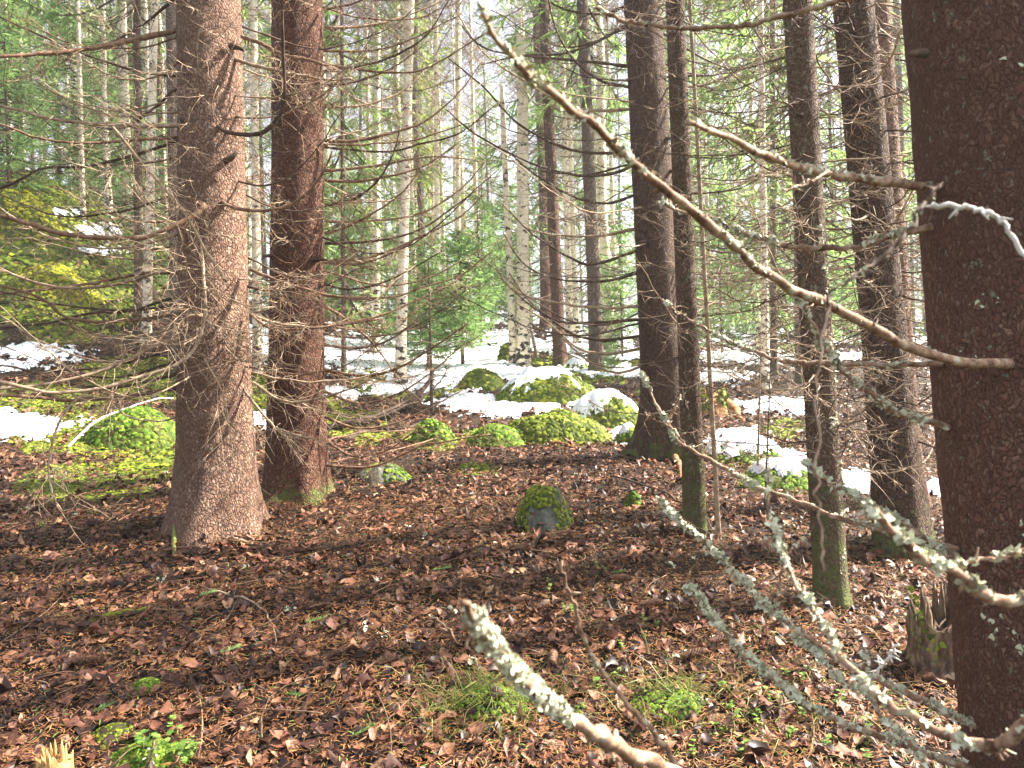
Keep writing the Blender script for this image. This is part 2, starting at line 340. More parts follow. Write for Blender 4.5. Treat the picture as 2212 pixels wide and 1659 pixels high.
def ground_mat():
    m, nt, b = mat('forest soil', 0.85, 0.25); v = coords(nt)
    n = noise(nt, v, 14, 6, 0.75); n2 = noise(nt, v, 60, 4, 0.7); n3 = noise(nt, v, 2.2, 4, 0.6)
    soil = ramp(nt, n2, [(0.3, (0.006, 0.004, 0.003)), (0.5, (0.018, 0.010, 0.006)), (0.62, (0.06, 0.03, 0.017)), (0.75, (0.14, 0.08, 0.045))])
    moss = ramp(nt, n, [(0.3, (0.03, 0.035, 0.008)), (0.5, (0.09, 0.12, 0.018)), (0.7, (0.20, 0.24, 0.035))])
    at = nt.nodes.new('ShaderNodeAttribute'); at.attribute_name = 'moss'
    f = ramp(nt, mathn(nt, 'ADD', at.outputs['Fac'], mathn(nt, 'MULTIPLY', mathn(nt, 'SUBTRACT', n, 0.5), 1.2)), [(0.42, (0, 0, 0)), (0.6, (1, 1, 1))])
    c = mixc(nt, f, soil, moss)
    nt.links.new(c, b.inputs['Base Color']); bump(nt, b, mathn(nt, 'ADD', n, n2), 1.0, 0.02); return m
M['ground'] = ground_mat()

# ------------------------------------------------------------------ where moss and snow lie (patches on the ground)
def ell(px, py, L, soft=0.35):
    r = np.full(px.shape, -1.0)
    for cx, cy, rx, ry in L:
        r = np.maximum(r, 1 - np.sqrt(((px - cx) / rx) ** 2 + ((py - cy) / ry) ** 2))
    return r
SNOW = [(1010, 868, 75, 22), (1090, 880, 60, 26), (1170, 880, 70, 16), (1260, 868, 60, 14), (840, 775, 150, 45), (760, 760, 80, 30), (930, 820, 120, 30), (1000, 780, 110, 50), (860, 840, 90, 18), (1085, 735, 60, 22), (1050, 800, 80, 30),
        (1320, 800, 90, 16), (1250, 790, 40, 16), (1350, 770, 60, 10), (1690, 880, 110, 18), (1560, 815, 60, 16), (1580, 770, 70, 14), (1760, 800, 60, 8), (1350, 940, 40, 24),
        (1590, 950, 62, 24), (1700, 1000, 55, 26), (1845, 1038, 60, 24), (2035, 1058, 50, 18), (2120, 1075, 60, 18),
        (30, 922, 130, 30), (60, 765, 110, 20), (10, 790, 80, 14), (215, 500, 60, 16), (110, 462, 70, 12), (210, 545, 70, 12), (330, 490, 40, 12), (60, 535, 70, 8), (520, 760, 70, 30), (1600, 740, 90, 8), (720, 850, 60, 14), (560, 910, 40, 18)]
MOSS = [(100, 560, 320, 220), (200, 940, 260, 60), (180, 1040, 200, 60), (90, 860, 180, 40), (330, 1000, 90, 50), (780, 930, 90, 50), (930, 950, 80, 30), (1060, 945, 90, 24), (1200, 935, 140, 40), (1320, 900, 80, 40), (1640, 990, 110, 44), (1690, 1040, 90, 34), (900, 820, 200, 50), (1030, 1015, 60, 14), (700, 900, 80, 60), (1250, 800, 150, 40), (1450, 860, 90, 40), (1700, 930, 60, 30), (320, 820, 200, 60), (600, 860, 120, 60), (1080, 1500, 70, 60), (1440, 1505, 70, 40), (1930, 1100, 80, 30)]
def snow_mask(P):
    px, py, d = PROJ(P); s = ell(px, py, SNOW)
    far = np.where((d > 12) & (px > 400), fbm(P[:, 0] * 0.5, P[:, 1] * 0.5, 2, 21) * 1.6 - 0.15, -1.0)
    out = (d < 1) | (px < -60) | (px > 2272)
    s = np.where(out, np.clip(fbm(P[:, 0] * 0.6, P[:, 1] * 0.6, 2, 22) - 0.1, -1, 1) * (P[:, 1] > 5) - (P[:, 1] <= 5), np.maximum(s, np.where(py < 790, far, -1)))
    return s - 0.04 + 0.7 * fbm(P[:, 0] * 7, P[:, 1] * 4, 3, 33) + 0.75 * fbm(P[:, 0] * 24, P[:, 1] * 14, 2, 36)
def moss_mask(P):
    px, py, d = PROJ(P); s = ell(px, py, MOSS)
    s = np.where((d < 1) | (px < -60) | (px > 2272), 0.15, s)
    return np.clip(s * 1.5 + 0.15, -0.3, 0.8) + 0.55 * fbm(P[:, 0] * 4, P[:, 1] * 4, 3, 41) + 0.25 * np.clip((P[:, 1] - 12) / 8, 0, 1)

# ground sheet
ys = np.concatenate([np.linspace(-30, 0.8, 24)[:-1], 0.8 + 0.0 + np.cumsum(np.geomspace(0.014, 0.9, 430))])
xs0 = np.sinh(np.linspace(-1, 1, 430) * 5.2); xs0 = xs0 / xs0.max() * 110
GX, GY = np.meshgrid(xs0, ys); GX = GX.copy()
GZ = H(GX, GY); nY, nX = GX.shape
mb = MB(); i, j = np.meshgrid(np.arange(nY - 1), np.arange(nX - 1), indexing='ij'); k = (i * nX + j).ravel()
mb.add(np.stack([GX, GY, GZ], -1), np.stack([k, k + 1, k + nX + 1, k + nX], 1))
gm = mb.mesh('ground'); go = obj('ground', gm, M['ground'])
at = gm.attributes.new('moss', 'FLOAT', 'POINT'); at.data.foreach_set('value', moss_mask(np.stack([GX, GY, GZ], -1).reshape(-1, 3)).astype(np.float32))
tag(go, 'forest floor of dark soil rising gently to the back', 'ground', kind='structure')

def ngrid(x, y, e=0.02):
    return norm(np.stack([H(x - e, y) - H(x + e, y), H(x, y - e) - H(x, y + e), np.full(x.shape, 2 * e)], -1))
def wedge(n, d0, d1, pw=1.0, spread=0.95):
    """points on the ground in front of the camera, denser near it"""
    u = rng.random(n); d = (d0 ** (2 - pw) + u * (d1 ** (2 - pw) - d0 ** (2 - pw))) ** (1 / (2 - pw))
    x = (rng.random(n) * 2 - 1) * spread * d + 0.0
    return x, d

# ------------------------------------------------------------------ boulders (dome things)
DOMES = []
def dome_h(x, y, c):
    cx, cy, a, b_, h, rot, sd, p = c
    dx = x - cx; dy = y - cy; X = dx * math.cos(rot) + dy * math.sin(rot); Y = -dx * math.sin(rot) + dy * math.cos(rot)
    X = X * (1 + 0.25 * vn(x * 3 + sd, y * 3, sd)); Y = Y * (1 + 0.25 * vn(x * 3, y * 3 + sd, sd + 1))
    r = np.sqrt((X / a) ** 2 + (Y / b_) ** 2)
    return h * np.where(r < 1.25, (1 - np.minimum(r, 1.25) ** p) ** 1.0, -0.6) + h * 0.25 * fbm(x * 5, y * 5, 3, sd)
def boulder(name, label, cat, px0, px1, top, base, snow=0.0, mossy=1.0, mat_='stone', mossmat='moss', tuft=0.022, depth_ratio=0.75, p=2.2, group=None, dens=1.0, snowdir=-1.0, rot=0.0, bare=None, sink=0.0, hs=1.0):
    B = G((px0 + px1) / 2, base); d = B[1]
    a = (px1 - px0) / 2 / F * d; b_ = a * depth_ratio; 
    cy = B[1] + b_ * 0.8; cx = B[0] * (1 + b_ * 0.8 / d) - (0) 
    zc = float(H(cx, cy)); topz = CAMP[2] + (829.5 - top) / F * cy + (0 if True else 0)
    # roll correction
    topz = float(W((px0 + px1) / 2, top, cy)[2])
    h = max(0.02, (topz - zc + 0.02) * hs * (0.32 if base > 1400 else 1.0))
    c = (cx, cy, a * 1.05, b_ * 1.05, h, rot, (px0 % 17) + 1.0, p); DOMES.append(c)
    res = max(0.010, 0.004 * d); n = int(max(24, 2.7 * a / res)); ny = int(max(24, 2.7 * b_ / res))
    gx, gy = np.meshgrid(np.linspace(-1.3 * a, 1.3 * a, n), np.linspace(-1.3 * b_, 1.3 * b_, ny)); wx = gx + cx; wy = gy + cy
    base_ = H(wx, wy, False); dh = dome_h(wx, wy, c); z = base_ + dh + (0.05 * fbm(wx * 9, wy * 9, 2, 4) * (dh > 0) if name == 'rock' else 0)
    def grid(Z, keep, name, m, par):
        q = []; ii, jj = np.meshgrid(np.arange(ny - 1), np.arange(n - 1), indexing='ij'); kk = ii * n + jj
        kp = keep[:-1, :-1] | keep[1:, 1:] | keep[:-1, 1:] | keep[1:, :-1]; kk = kk[kp]
        if not len(kk): return None
        mb = MB(); V = np.stack([gx, gy, Z - zc], -1).reshape(-1, 3); q = np.stack([kk, kk + 1, kk + n + 1, kk + n], 1)
        us = np.unique(q); rm = np.full(len(V), -1); rm[us] = np.arange(len(us)); mb.add(V[us], rm[q])
        return obj(name, mb, m, par)
    t = thing(name, label, cat, (cx, cy, zc), group)
    keep = dh > -0.08
    grid(z, keep, 'stone' if name in ('boulder', 'rock') else 'mound', M[mat_], t)
    # moss tufts
    N = int(dens * mossy * 4 * a * b_ / (tuft ** 2) * 1.3)
    rx = cx + (rng.random(N) * 2 - 1) * 1.25 * a; ry = cy + (rng.random(N) * 2 - 1) * 1.25 * b_
    e = 0.02; f = lambda x, y: H(x, y, False) + dome_h(x, y, c)
    zz = f(rx, ry); nn = norm(np.stack([f(rx - e, ry) - f(rx + e, ry), f(rx, ry - e) - f(rx, ry + e), np.full(N, 2 * e)], -1))
    ok = (dome_h(rx, ry, c) > -0.03)
    if bare is not None:
        bx, by, bt = bare; ok &= ~((zz - zc < h * bt + 0.02 * vn(rx * 20, ry * 20, 2)) & (ry < cy) & (rx > cx + a * bx) & (rx < cx + a * by))
    ok &= vn(rx * 9, ry * 9, 17) > -0.5 + (1 - mossy) * 0.6
    mb = MB(); ok = np.where(ok)[0]
    sz = tuft * (0.6 + 0.9 * rng.random(len(ok)))
    ax = norm(nn[ok] + 0.25 * rng.normal(size=(len(ok), 3)) + np.array([0, 0, 0.25]))
    mb.fans(np.stack([rx, ry, zz], -1)[ok] - np.array([cx, cy, zc]) + nn[ok] * (tuft * 0.35), ax, sz, 7, 0.55, 0.4)
    obj('moss', mb, M[mossmat], t)
    if snow > 0:
        s = (dh / h - (1 - snow)) * 1.2 + 0.7 * fbm(wx * 8, wy * 8, 3, 8) + 0.75 * fbm(wx * 22, wy * 22, 2, 9) - 0.12 + snowdir * gx / a * 0.25 + gy / b_ * 0.35
        grid(z + np.clip(s, -0.4, 0.5) * 0.05 + tuft * 0.75, (s > -0.02), 'snow_cap', M['snow'], t)
    return t
boulder('boulder', 'domed mossy boulder with a thin snow cap at the foot of the twin birch', 'boulder', 1062, 1290, 788, 872, snow=0.42, tuft=0.026, snowdir=-0.5, mat_='mossbase', hs=0.8, dens=1.6)
boulder('boulder', 'mossy boulder half covered in snow just left of the dark spruce base', 'boulder', 1222, 1398, 840, 925, snow=0.62, tuft=0.026, snowdir=-0.9, mat_='mossbase', hs=0.8, dens=1.6)
boulder('boulder', 'long low mossy boulder dotted with leaves, in front of the two snowy ones', 'boulder', 1075, 1330, 888, 956, tuft=0.024, mossy=0.85, mossmat='moss', p=2.6, mat_='mossbase', hs=0.8, dens=1.6)
boulder('moss_mound', 'bright green moss cushion left of the snowy boulders', 'moss cushion', 885, 990, 908, 962, tuft=0.02, mossmat='moss_green', mat_='mossbase')
boulder('moss_mound', 'flat yellow-green moss cushion between the bright cushion and the long low boulder', 'moss cushion', 1000, 1150, 926, 962, tuft=0.02, mossmat='moss_green', mat_='mossbase')
boulder('rock', 'small flat rock with moss at both ends right of the reddish trunk', 'rock', 768, 888, 1014, 1050, tuft=0.014, mossmat='moss_green', mossy=0.85, bare=(-0.35, 0.15, 1.2))
boulder('rock', 'angular grey rock under a moss cap, alone in the leaf litter', 'rock', 1108, 1245, 1062, 1150, tuft=0.012, mossmat='moss', bare=(-0.55, 0.35, 0.62), p=3.0, depth_ratio=0.8, rot=0.5, dens=1.8)
boulder('moss_mound', 'dark hollowed moss mound behind the pale bent stick', 'moss mound', 195, 395, 892, 972, tuft=0.022, mossmat='moss_green', mat_='mossbase', mossy=0.9)
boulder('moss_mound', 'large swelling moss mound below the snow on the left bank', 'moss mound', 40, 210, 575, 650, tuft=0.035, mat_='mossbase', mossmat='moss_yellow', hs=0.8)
boulder('moss_mound', 'yellow moss hummock at the top of the left bank', 'moss mound', -60, 130, 400, 520, tuft=0.04, mat_='mossbase', mossmat='moss_yellow', hs=0.8)
boulder('boulder', 'small upright mossy boulder touching the twin birch on its left', 'boulder', 1072, 1118, 735, 782, tuft=0.04, mossmat='moss', mat_='mossbase', hs=0.8, dens=1.6)
boulder('moss_mound', 'low brown mound of litter and moss left of the domed boulder', 'moss mound', 985, 1095, 796, 842, tuft=0.03, mossy=0.7, mat_='mossbase')
boulder('boulder', 'snow topped hump between the red trunk and the grey-brown trunk', 'boulder', 1222, 1275, 770, 800, snow=0.8, tuft=0.035, mat_='mossbase', hs=0.8, dens=1.6)
boulder('moss_mound', 'moss ridge with snow on it right of the slender leaning trunk', 'moss mound', 1515, 1720, 925, 1000, hs=0.5, snow=0.55, tuft=0.02, mat_='mossbase', snowdir=-0.8, mossmat='moss_green')
boulder('moss_mound', 'moss bank sloping to the lichen dusted trunk with snow along its crest', 'moss mound', 1590, 1800, 975, 1060, hs=0.5, snow=0.42, tuft=0.018, mat_='mossbase', mossmat='moss_green', snowdir=-0.3)
boulder('moss_mound', 'small moss lump against the left side of the dark spruce root', 'moss cushion', 1330, 1390, 925, 962, snow=0.3, tuft=0.02, mat_='mossbase', mossmat='moss_green')
boulder('moss_mound', 'moss tussock with grass in the near middle, behind the blurred lichen branch', 'moss cushion', 975, 1150, 1440, 1560, tuft=0.009, mossmat='moss_green', mat_='ground', p=2.0, mossy=0.62)
boulder('moss_mound', 'near green feather moss cushion between two foreground twigs', 'moss cushion', 1362, 1530, 1462, 1560, tuft=0.009, mossmat='moss_green', mat_='ground', p=2.0, mossy=0.7)
boulder('moss_mound', 'little bright moss pad in the needles right of the lone long cone', 'moss cushion', 282, 348, 1448, 1496, tuft=0.006, mossmat='moss_green', mat_='mossbase')
boulder('moss_mound', 'dark green moss lump near the bottom left corner', 'moss cushion', 200, 292, 1562, 1612, tuft=0.006, mossmat='moss', mat_='dark_root', mossy=0.8)
boulder('moss_mound', 'bright moss pad at the bottom edge beside the sprouting leaves', 'moss cushion', 240, 400, 1590, 1672, tuft=0.006, mossmat='moss_green', mat_='mossbase')
boulder('moss_mound', 'small moss tuft right of the angular grey rock', 'moss cushion', 1345, 1392, 1072, 1100, tuft=0.014, mossmat='moss_green', mat_='mossbase')
def HD(x, y):
    z = H(x, y)
    for c in DOMES: 
        near = (np.abs(x - c[0]) < c[2] * 1.3) & (np.abs(y - c[1]) < c[3] * 1.3)
        if near.any(): z = np.where(near, np.maximum(z, H(x, y, False) + dome_h(x, y, c) + 0.004), z)
    return z
def dome_mask(x, y):
    m = np.zeros(x.shape, bool)
    for c in DOMES: m |= (((x - c[0]) / c[2]) ** 2 + ((y - c[1]) / c[3]) ** 2) < 0.95
    return m

# snow sheets: one object, many fields of old snow
mb = MB()
def snow_grid(x0, x1, y0, y1, res):
    nx = int((x1 - x0) / res); ny = int((y1 - y0) / res)
    X, Y = np.meshgrid(np.linspace(x0, x1, nx), np.linspace(y0, y1, ny)); Z = H(X, Y)
    m = snow_mask(np.stack([X, Y, Z], -1).reshape(-1, 3)).reshape(X.shape)
    Zs = Z + np.clip(m, -0.5, 0.5) * 0.055 * (1 + 0.05 * Y) + 0.004
    kp = m > -0.1; kp = kp[:-1, :-1] & kp[1:, 1:] & kp[:-1, 1:] & kp[1:, :-1]
    ii, jj = np.where(kp); kk = ii * nx + jj; q = np.stack([kk, kk + 1, kk + nx + 1, kk + nx], 1)
    us = np.unique(q); rm = np.full(nx * ny, -1); rm[us] = np.arange(len(us)); mb.add(np.stack([X, Y, Zs], -1).reshape(-1, 3)[us], rm[q])
snow_grid(-6, 7, 3.2, 12, 0.024); snow_grid(-14, 14, 12, 24, 0.06); snow_grid(-40, 40, 24, 60, 0.3)
tag(obj('snow', mb, M['snow']), 'patches of old melting snow lying on the moss and leaves', 'snow', kind='stuff')

# ------------------------------------------------------------------ leaf litter, needles, moss carpet
def leaves(n, d0, d1, pw, smin, smax):
    x, y = wedge(n, d0, d1, pw); z = H(x, y); P = np.stack([x, y, z], -1)
    ok = (snow_mask(P) < 0.12) & (moss_mask(P) < 0.55 + 0.5 * rng.random(n)) & (vn(x * 1.3, y * 1.3, 77) > -0.40)
    # domes: a few leaves on them
    dm = dome_mask(x, y); ok &= ~dm | (rng.random(n) < 0.05)
    x, y = x[ok], y[ok]; n = len(x); z = HD(x, y)
    s = smin + (smax - smin) * rng.random(n) ** 1.3
    # template : midrib 3, sides 3+3
    tu = np.array([[-1, 0], [0, 0], [1, 0], [-0.62, 0.42], [0.0, 0.62], [0.6, 0.36], [-0.62, -0.42], [0.0, -0.62], [0.6, -0.36]])
    asp = 0.75 + 0.5 * rng.random(n)
    U = tu[None, :, 0] * s[:, None] * 0.5 * (1 + 0.1 * rng.normal(size=(n, 9))); V = tu[None, :, 1] * s[:, None] * 0.5 * asp[:, None] * (1 + 0.15 * rng.normal(size=(n, 9)))
    fold = rng.normal(size=n) * 0.55; curl = rng.normal(size=n) * 0.55
    Wz = fold[:, None] * np.abs(V) + curl[:, None] * U ** 2 / (s[:, None] * 0.5) + rng.normal(size=(n, 9)) * s[:, None] * 0.055
    N_ = norm(ngrid(x, y) + rng.normal(size=(n, 3)) * 0.20); A = norm(np.cross(N_, norm(rng.normal(size=(n, 3))))); B = np.cross(N_, A)
    C = np.stack([x, y, z + 0.002 + 0.026 * rng.random(n)], -1)
    Vv = C[:, None] + U[..., None] * A[:, None] + V[..., None] * B[:, None] + Wz[..., None] * N_[:, None]
    q = np.array([[3, 0, 1, 4], [4, 1, 2, 5], [0, 6, 7, 1], [1, 7, 8, 2]])
    mb = MB(); mb.add(Vv, (q[None] + (np.arange(n) * 9)[:, None, None]).reshape(-1, 4)); return mb
mb1 = leaves(34000, 1.3, 6.5, 0.75, 0.018, 0.062); mb2 = leaves(26000, 6.0, 22, 0.9, 0.045, 0.11)
mbl = MB()
for q_ in (mb1, mb2): mbl.add(q_.v[0], q_.f4[0])
tag(obj('leaf_litter', mbl, M['leaf']), 'wet brown fallen birch and aspen leaves covering the ground', 'leaf litter', kind='stuff')
def needle_litter(n, d0, d1, L, wd):
    x, y = wedge(n, d0, d1, 1.0); P = np.stack([x, y, H(x, y)], -1)
    ok = (snow_mask(P) < 0.1) & (vn(x * 2.2, y * 2.2, 55) + 0.35 * (rng.random(n) - 0.2) > -0.22) & (moss_mask(P) < 0.75) & (~dome_mask(x, y) | (rng.random(n) < 0.25))
    x, y = x[ok], y[ok]; n = len(x)
    a = rng.random(n) * 2 * pi; l = L * (0.6 + 0.8 * rng.random(n)); N_ = ngrid(x, y)
    dr = np.stack([np.cos(a), np.sin(a), rng.normal(size=n) * 0.28], -1); dr = norm(dr - N_ * (dr * N_).sum(-1, keepdims=True) * 0.7)
    C = np.stack([x, y, HD(x, y) + 0.012 + 0.02 * rng.random(n)], -1); side = norm(np.cross(dr, N_))
    mb.strips(C - dr * l[:, None] / 2, C + dr * l[:, None] / 2, np.full(n, wd) * (0.7 + 0.6 * rng.random(n)), side, midv=N_ * (0.12 * l * rng.normal(size=n))[:, None])
mb = MB(); needle_litter(120000, 1.3, 4.2, 0.019, 0.0024); needle_litter(50000, 4.0, 10, 0.034, 0.0042)
tag(obj('needle_litter', mb, M['needle_litter']), 'rusty brown spruce needles strewn over the leaves', 'needle litter', kind='stuff')
# fine dead twigs lying about
n = 1500; x, y = wedge(n, 1.4, 11, 0.8); a = rng.random(n) * 2 * pi; L = 0.06 + 0.30 * rng.random(n) ** 2; t = np.linspace(-0.5, 0.5, 6)
bend = rng.normal(size=n) * 0.7
X = x[:, None] + L[:, None] * (t * np.cos(a)[:, None] - bend[:, None] * t ** 2 * np.sin(a)[:, None]); Y = y[:, None] + L[:, None] * (t * np.sin(a)[:, None] + bend[:, None] * t ** 2 * np.cos(a)[:, None])
Z = HD(X.ravel(), Y.ravel()).reshape(X.shape) + 0.02 + 0.012 * rng.random(n)[:, None]
mb = MB(); mb.tubes(np.stack([X, Y, Z], -1), (0.0011 + 0.0015 * rng.random(n))[:, None] * np.linspace(1.2, 0.6, 6)[None] * (1 + y[:, None] * 0.06), 4)
tag(obj('twig_litter', mb, M['twig_red']), 'thin dead twigs lying loose in the litter', 'twig litter', kind='stuff')
# moss carpet tufts on the ground
def carpet(n, d0, d1, size, thr):
    x, y = wedge(n, d0, d1, 0.7, 1.0); z = H(x, y); P = np.stack([x, y, z], -1)
    ok = (moss_mask(P) > thr + 0.2 * rng.random(n)) & (snow_mask(P) < 0.2); x, y, z = x[ok], y[ok], z[ok]; n = len(x)
    N_ = ngrid(x, y); mb.fans(np.stack([x, y, z], -1) + N_ * size * 0.5, N_ + 0.3 * rng.normal(size=(n, 3)), size * (0.6 + 0.8 * rng.random(n)), 6, 0.5, 0.4)
mb = MB(); carpet(60000, 2.0, 5.5, 0.010, 0.52); carpet(70000, 5, 10, 0.022, 0.42); carpet(50000, 9, 20, 0.05, 0.36)
tag(obj('moss', mb, M['moss']), 'feather moss carpet spreading between the leaves', 'moss', kind='stuff')
# lichen flakes fallen on the litter
n = 80; x, y = wedge(n, 1.7, 5, 0.7); mb = MB()
for k in range(n):
    m_ = 9; c = np.array([x[k], y[k], 0]) + rng.normal(size=(m_, 3)) * np.array([0.012, 0.012, 0]); c[:, 2] = HD(c[:, 0], c[:, 1]) + 0.03
    mb.fans(c, rng.normal(size=(m_, 3)) + np.array([0, 0, 1.0]), 0.003 + 0.005 * rng.random(m_), 5, 0.2, 0.7)
tag(obj('lichen_flakes', mb, M['lichen']), 'pale lichen scraps dropped on the needles', 'lichen', kind='stuff')
# ------------------------------------------------------------------ branch growing (all curves are world-space, metres)
def px_curve(pts, d0, d1, n=26, dm=None):
    """a branch traced along pixels with its own depths (d0 at the first point, d1 at the last)"""
    pts = np.array(pts, float); s = np.concatenate([[0], np.cumsum(np.hypot(*np.diff(pts, axis=0).T))]); s /= s[-1]
    d = d0 + (d1 - d0) * s
    if dm is not None: d = d + (dm - (d0 + d1) / 2) * 4 * s * (1 - s)
    return smooth(W(pts[:, 0], pts[:, 1], d), n)
def wiggle(P, amp, seed=0):
    n = len(P); t = np.arange(n)
    off = np.stack([vn(t * 0.9 + seed, t * 0 + 3.3, 1), vn(t * 0.9 + seed, t * 0 + 5.3, 2), vn(t * 0.9 + seed, t * 0 + 8.3, 3)], 1)
    return P + off * amp
def at_t(P, t):
    """sample curves P (N,3) at parameters t"""
    f = t * (len(P) - 1); i = np.minimum(f.astype(int), len(P) - 2); f = (f - i)[:, None]
    return P[i] * (1 - f) + P[i + 1] * f, norm(P[i + 1] - P[i])
def add_twigs(mb, P, n, L, r, droop=0.3, sub=2, tmin=0.12, spread=0.9, taper=0.6, sides=3, curl=0.5):
    """bare side twigs on a branch: they leave sideways, point towards the tip, sag and curl"""
    if n <= 0: return
    t = tmin + (1 - tmin) * rng.random(n); p, T = at_t(P, t)
    side = norm(np.cross(T, np.array([0, 0, 1.0]) + 0.25 * rng.normal(size=(n, 3)))) * np.where(rng.random(n) < 0.5, -1, 1)[:, None]
    D = norm(T * (0.25 + 0.6 * rng.random((n, 1))) + side * spread + rng.normal(size=(n, 3)) * 0.35 - np.array([0, 0, 1]) * droop)
    ln = L * (0.35 + 0.85 * rng.random(n)) * (1 - taper * t)
    m = 6; s = np.linspace(0, 1, m)
    c1 = rng.normal(size=(n, 3)) * curl * 0.5 + T * 0.25 - np.array([0, 0, 1]) * droop * 0.7 * (rng.random((n, 1)) - 0.25)
    Q = p[:, None] + ln[:, None, None] * (D[:, None] * s[None, :, None] + c1[:, None] * (s ** 2)[None, :, None]) + rng.normal(size=(n, m, 3)) * ln[:, None, None] * 0.012
    Q[:, 0] = p
    rr = r * (0.6 + 0.6 * rng.random(n))[:, None] * np.linspace(1, 0.4, m)[None]
    mb.tubes(Q, rr, sides)
    if sub:
        k = n * sub; idx = rng.integers(0, n, k); tt = 0.25 + 0.7 * rng.random(k); f = tt * (m - 1); i = np.minimum(f.astype(int), m - 2); f = (f - i)[:, None]
        b = Q[idx, i] * (1 - f) + Q[idx, i + 1] * f; T2 = norm(Q[idx, i + 1] - Q[idx, i])
        D2 = norm(T2 * 0.7 + rng.normal(size=(k, 3)) * 0.75 - np.array([0, 0, 1]) * droop * 0.5)
        l2 = ln[idx] * (0.2 + 0.35 * rng.random(k)); s2 = np.linspace(0, 1, 4); c2 = rng.normal(size=(k, 3)) * 0.35
        Q2 = b[:, None] + l2[:, None, None] * (D2[:, None] * s2[None, :, None] + c2[:, None] * (s2 ** 2)[None, :, None])
        mb.tubes(Q2, r * 0.72 * np.linspace(1, 0.5, 4)[None].repeat(k, 0), 3)
def limb(P, r0, r1, tw=12, tl=0.22, tr=0.0019, droop=0.35, sub=2, knob=0.14, sides=7, snag=6, spread=0.9, curl=0.5, tmin=0.12):
    n = len(P); mb = MB(); t = np.linspace(0, 1, n)
    rad = (r0 + (r1 - r0) * t) * (1 + knob * rng.normal(size=n))
    mb.tubes(P, rad, sides)
    add_twigs(mb, P, tw, tl, tr, droop, sub, spread=spread, curl=curl, tmin=tmin)
    if snag:
        tt = rng.random(snag); p, T = at_t(P, tt); D = norm(T * 0.6 + rng.normal(size=(snag, 3)) * 0.8); l = 0.012 + 0.03 * rng.random(snag)
        s = np.linspace(0, 1, 3); mb.tubes(p[:, None] + D[:, None] * (l[:, None] * s)[:, :, None], np.array([[r1 * 0.8, r1 * 0.6, r1 * 0.4]]).repeat(snag, 0), 4)
    return mb
def lichen(P, rad, n, size, t0=0.0, t1=1.0, clump=0.5):
    """ragged lichen lobes hugging a branch"""
    n = int(n * 1.3); size = size * 0.62; clump = 0.88
    mb = MB(); cs = t0 + (t1 - t0) * rng.random(max(3, int(n / 26))); t = np.clip(np.where(rng.random(n) < clump, cs[rng.integers(0, len(cs), n)] + 0.016 * rng.normal(size=n), t0 + (t1 - t0) * rng.random(n)), t0, t1)
    p, T = at_t(P, t); o = norm(rng.normal(size=(n, 3)) + np.array([0, 0, 0.8])); o = norm(o - T * (o * T).sum(-1, keepdims=True))
    sz = size * (0.5 + 1.1 * rng.random(n))
    c = p + o * (rad * (0.9 + 0.2 * rng.random(n)) + sz * 0.35 * rng.random(n))[:, None]
    mb.fans(c, norm(o + rng.normal(size=(n, 3)) * 0.9), sz, 9, 0.3, 0.8)
    return mb

def trunk_mesh(r0, r1, h, flare=0.45, fh=0.12, swell=0.22, lean=(0, 0), bend=None, sides=48, hv=3.2, step=0.02, seed=0, rough=0.02, lobes=5, zlow=-0.35, broken=False):
    """tapering trunk from the ground up; lean = sideways run per metre of height while in view"""
    z = np.concatenate([np.arange(zlow, min(hv, h), step), np.linspace(min(hv, h), h, max(3, int((h - hv) / 0.25)))]) if h > hv else np.arange(zlow, h, step)
    a = np.arange(sides) * 2 * pi / sides; Z, A = np.meshgrid(z, a, indexing='ij')
    zz = np.maximum(Z, 0); t = zz / h
    r = r0 + (r1 - r0) * t; lob = 0.55 + 0.45 * np.cos(A * lobes + seed) + 0.45 * np.cos(A * 2 + seed * 2.1)
    r = r * (1 + swell * np.exp(-zz / 0.55) + flare * np.maximum(lob, 0.1) * np.exp(-zz / fh)) + np.where(Z < 0, -Z * flare * 0.8, 0) * np.maximum(lob, 0.2)
    r = r * (1 + rough * fbm(A * 9 / pi + 0.0, Z * 14, 3, seed) * 1.0 + rough * 1.6 * vn(np.cos(A) * 1.5 + seed, Z * 2.2 + np.sin(A), seed))
    cx = lean[0] * np.where(zz < hv, zz, hv + (zz - hv) * 0.5); cy = lean[1] * np.where(zz < hv, zz, hv + (zz - hv) * 0.5)
    if bend is not None: b = np.interp(zz, bend[0], bend[1]); cx = cx + b
    V = np.stack([cx + r * np.cos(A), cy + r * np.sin(A), Z + (0.10 * vn(A * 3, A * 0, 3) * (Z > h - step * 2) if broken else 0)], -1)
    n = len(z); i, j = np.meshgrid(np.arange(n - 1), np.arange(sides), indexing='ij'); jn = (j + 1) % sides
    mb = MB(); q = np.stack([i * sides + j, i * sides + jn, (i + 1) * sides + jn, (i + 1) * sides + j], -1).reshape(-1, 4)
    Vf = np.concatenate([V.reshape(-1, 3), [[cx[-1, 0], cy[-1, 0], h - (0.05 if broken else 0)]]]); e = (n - 1) * sides; c = n * sides
    mb.add(Vf, q, [[e + k, e + (k + 1) % sides, c] for k in range(sides)]); return mb

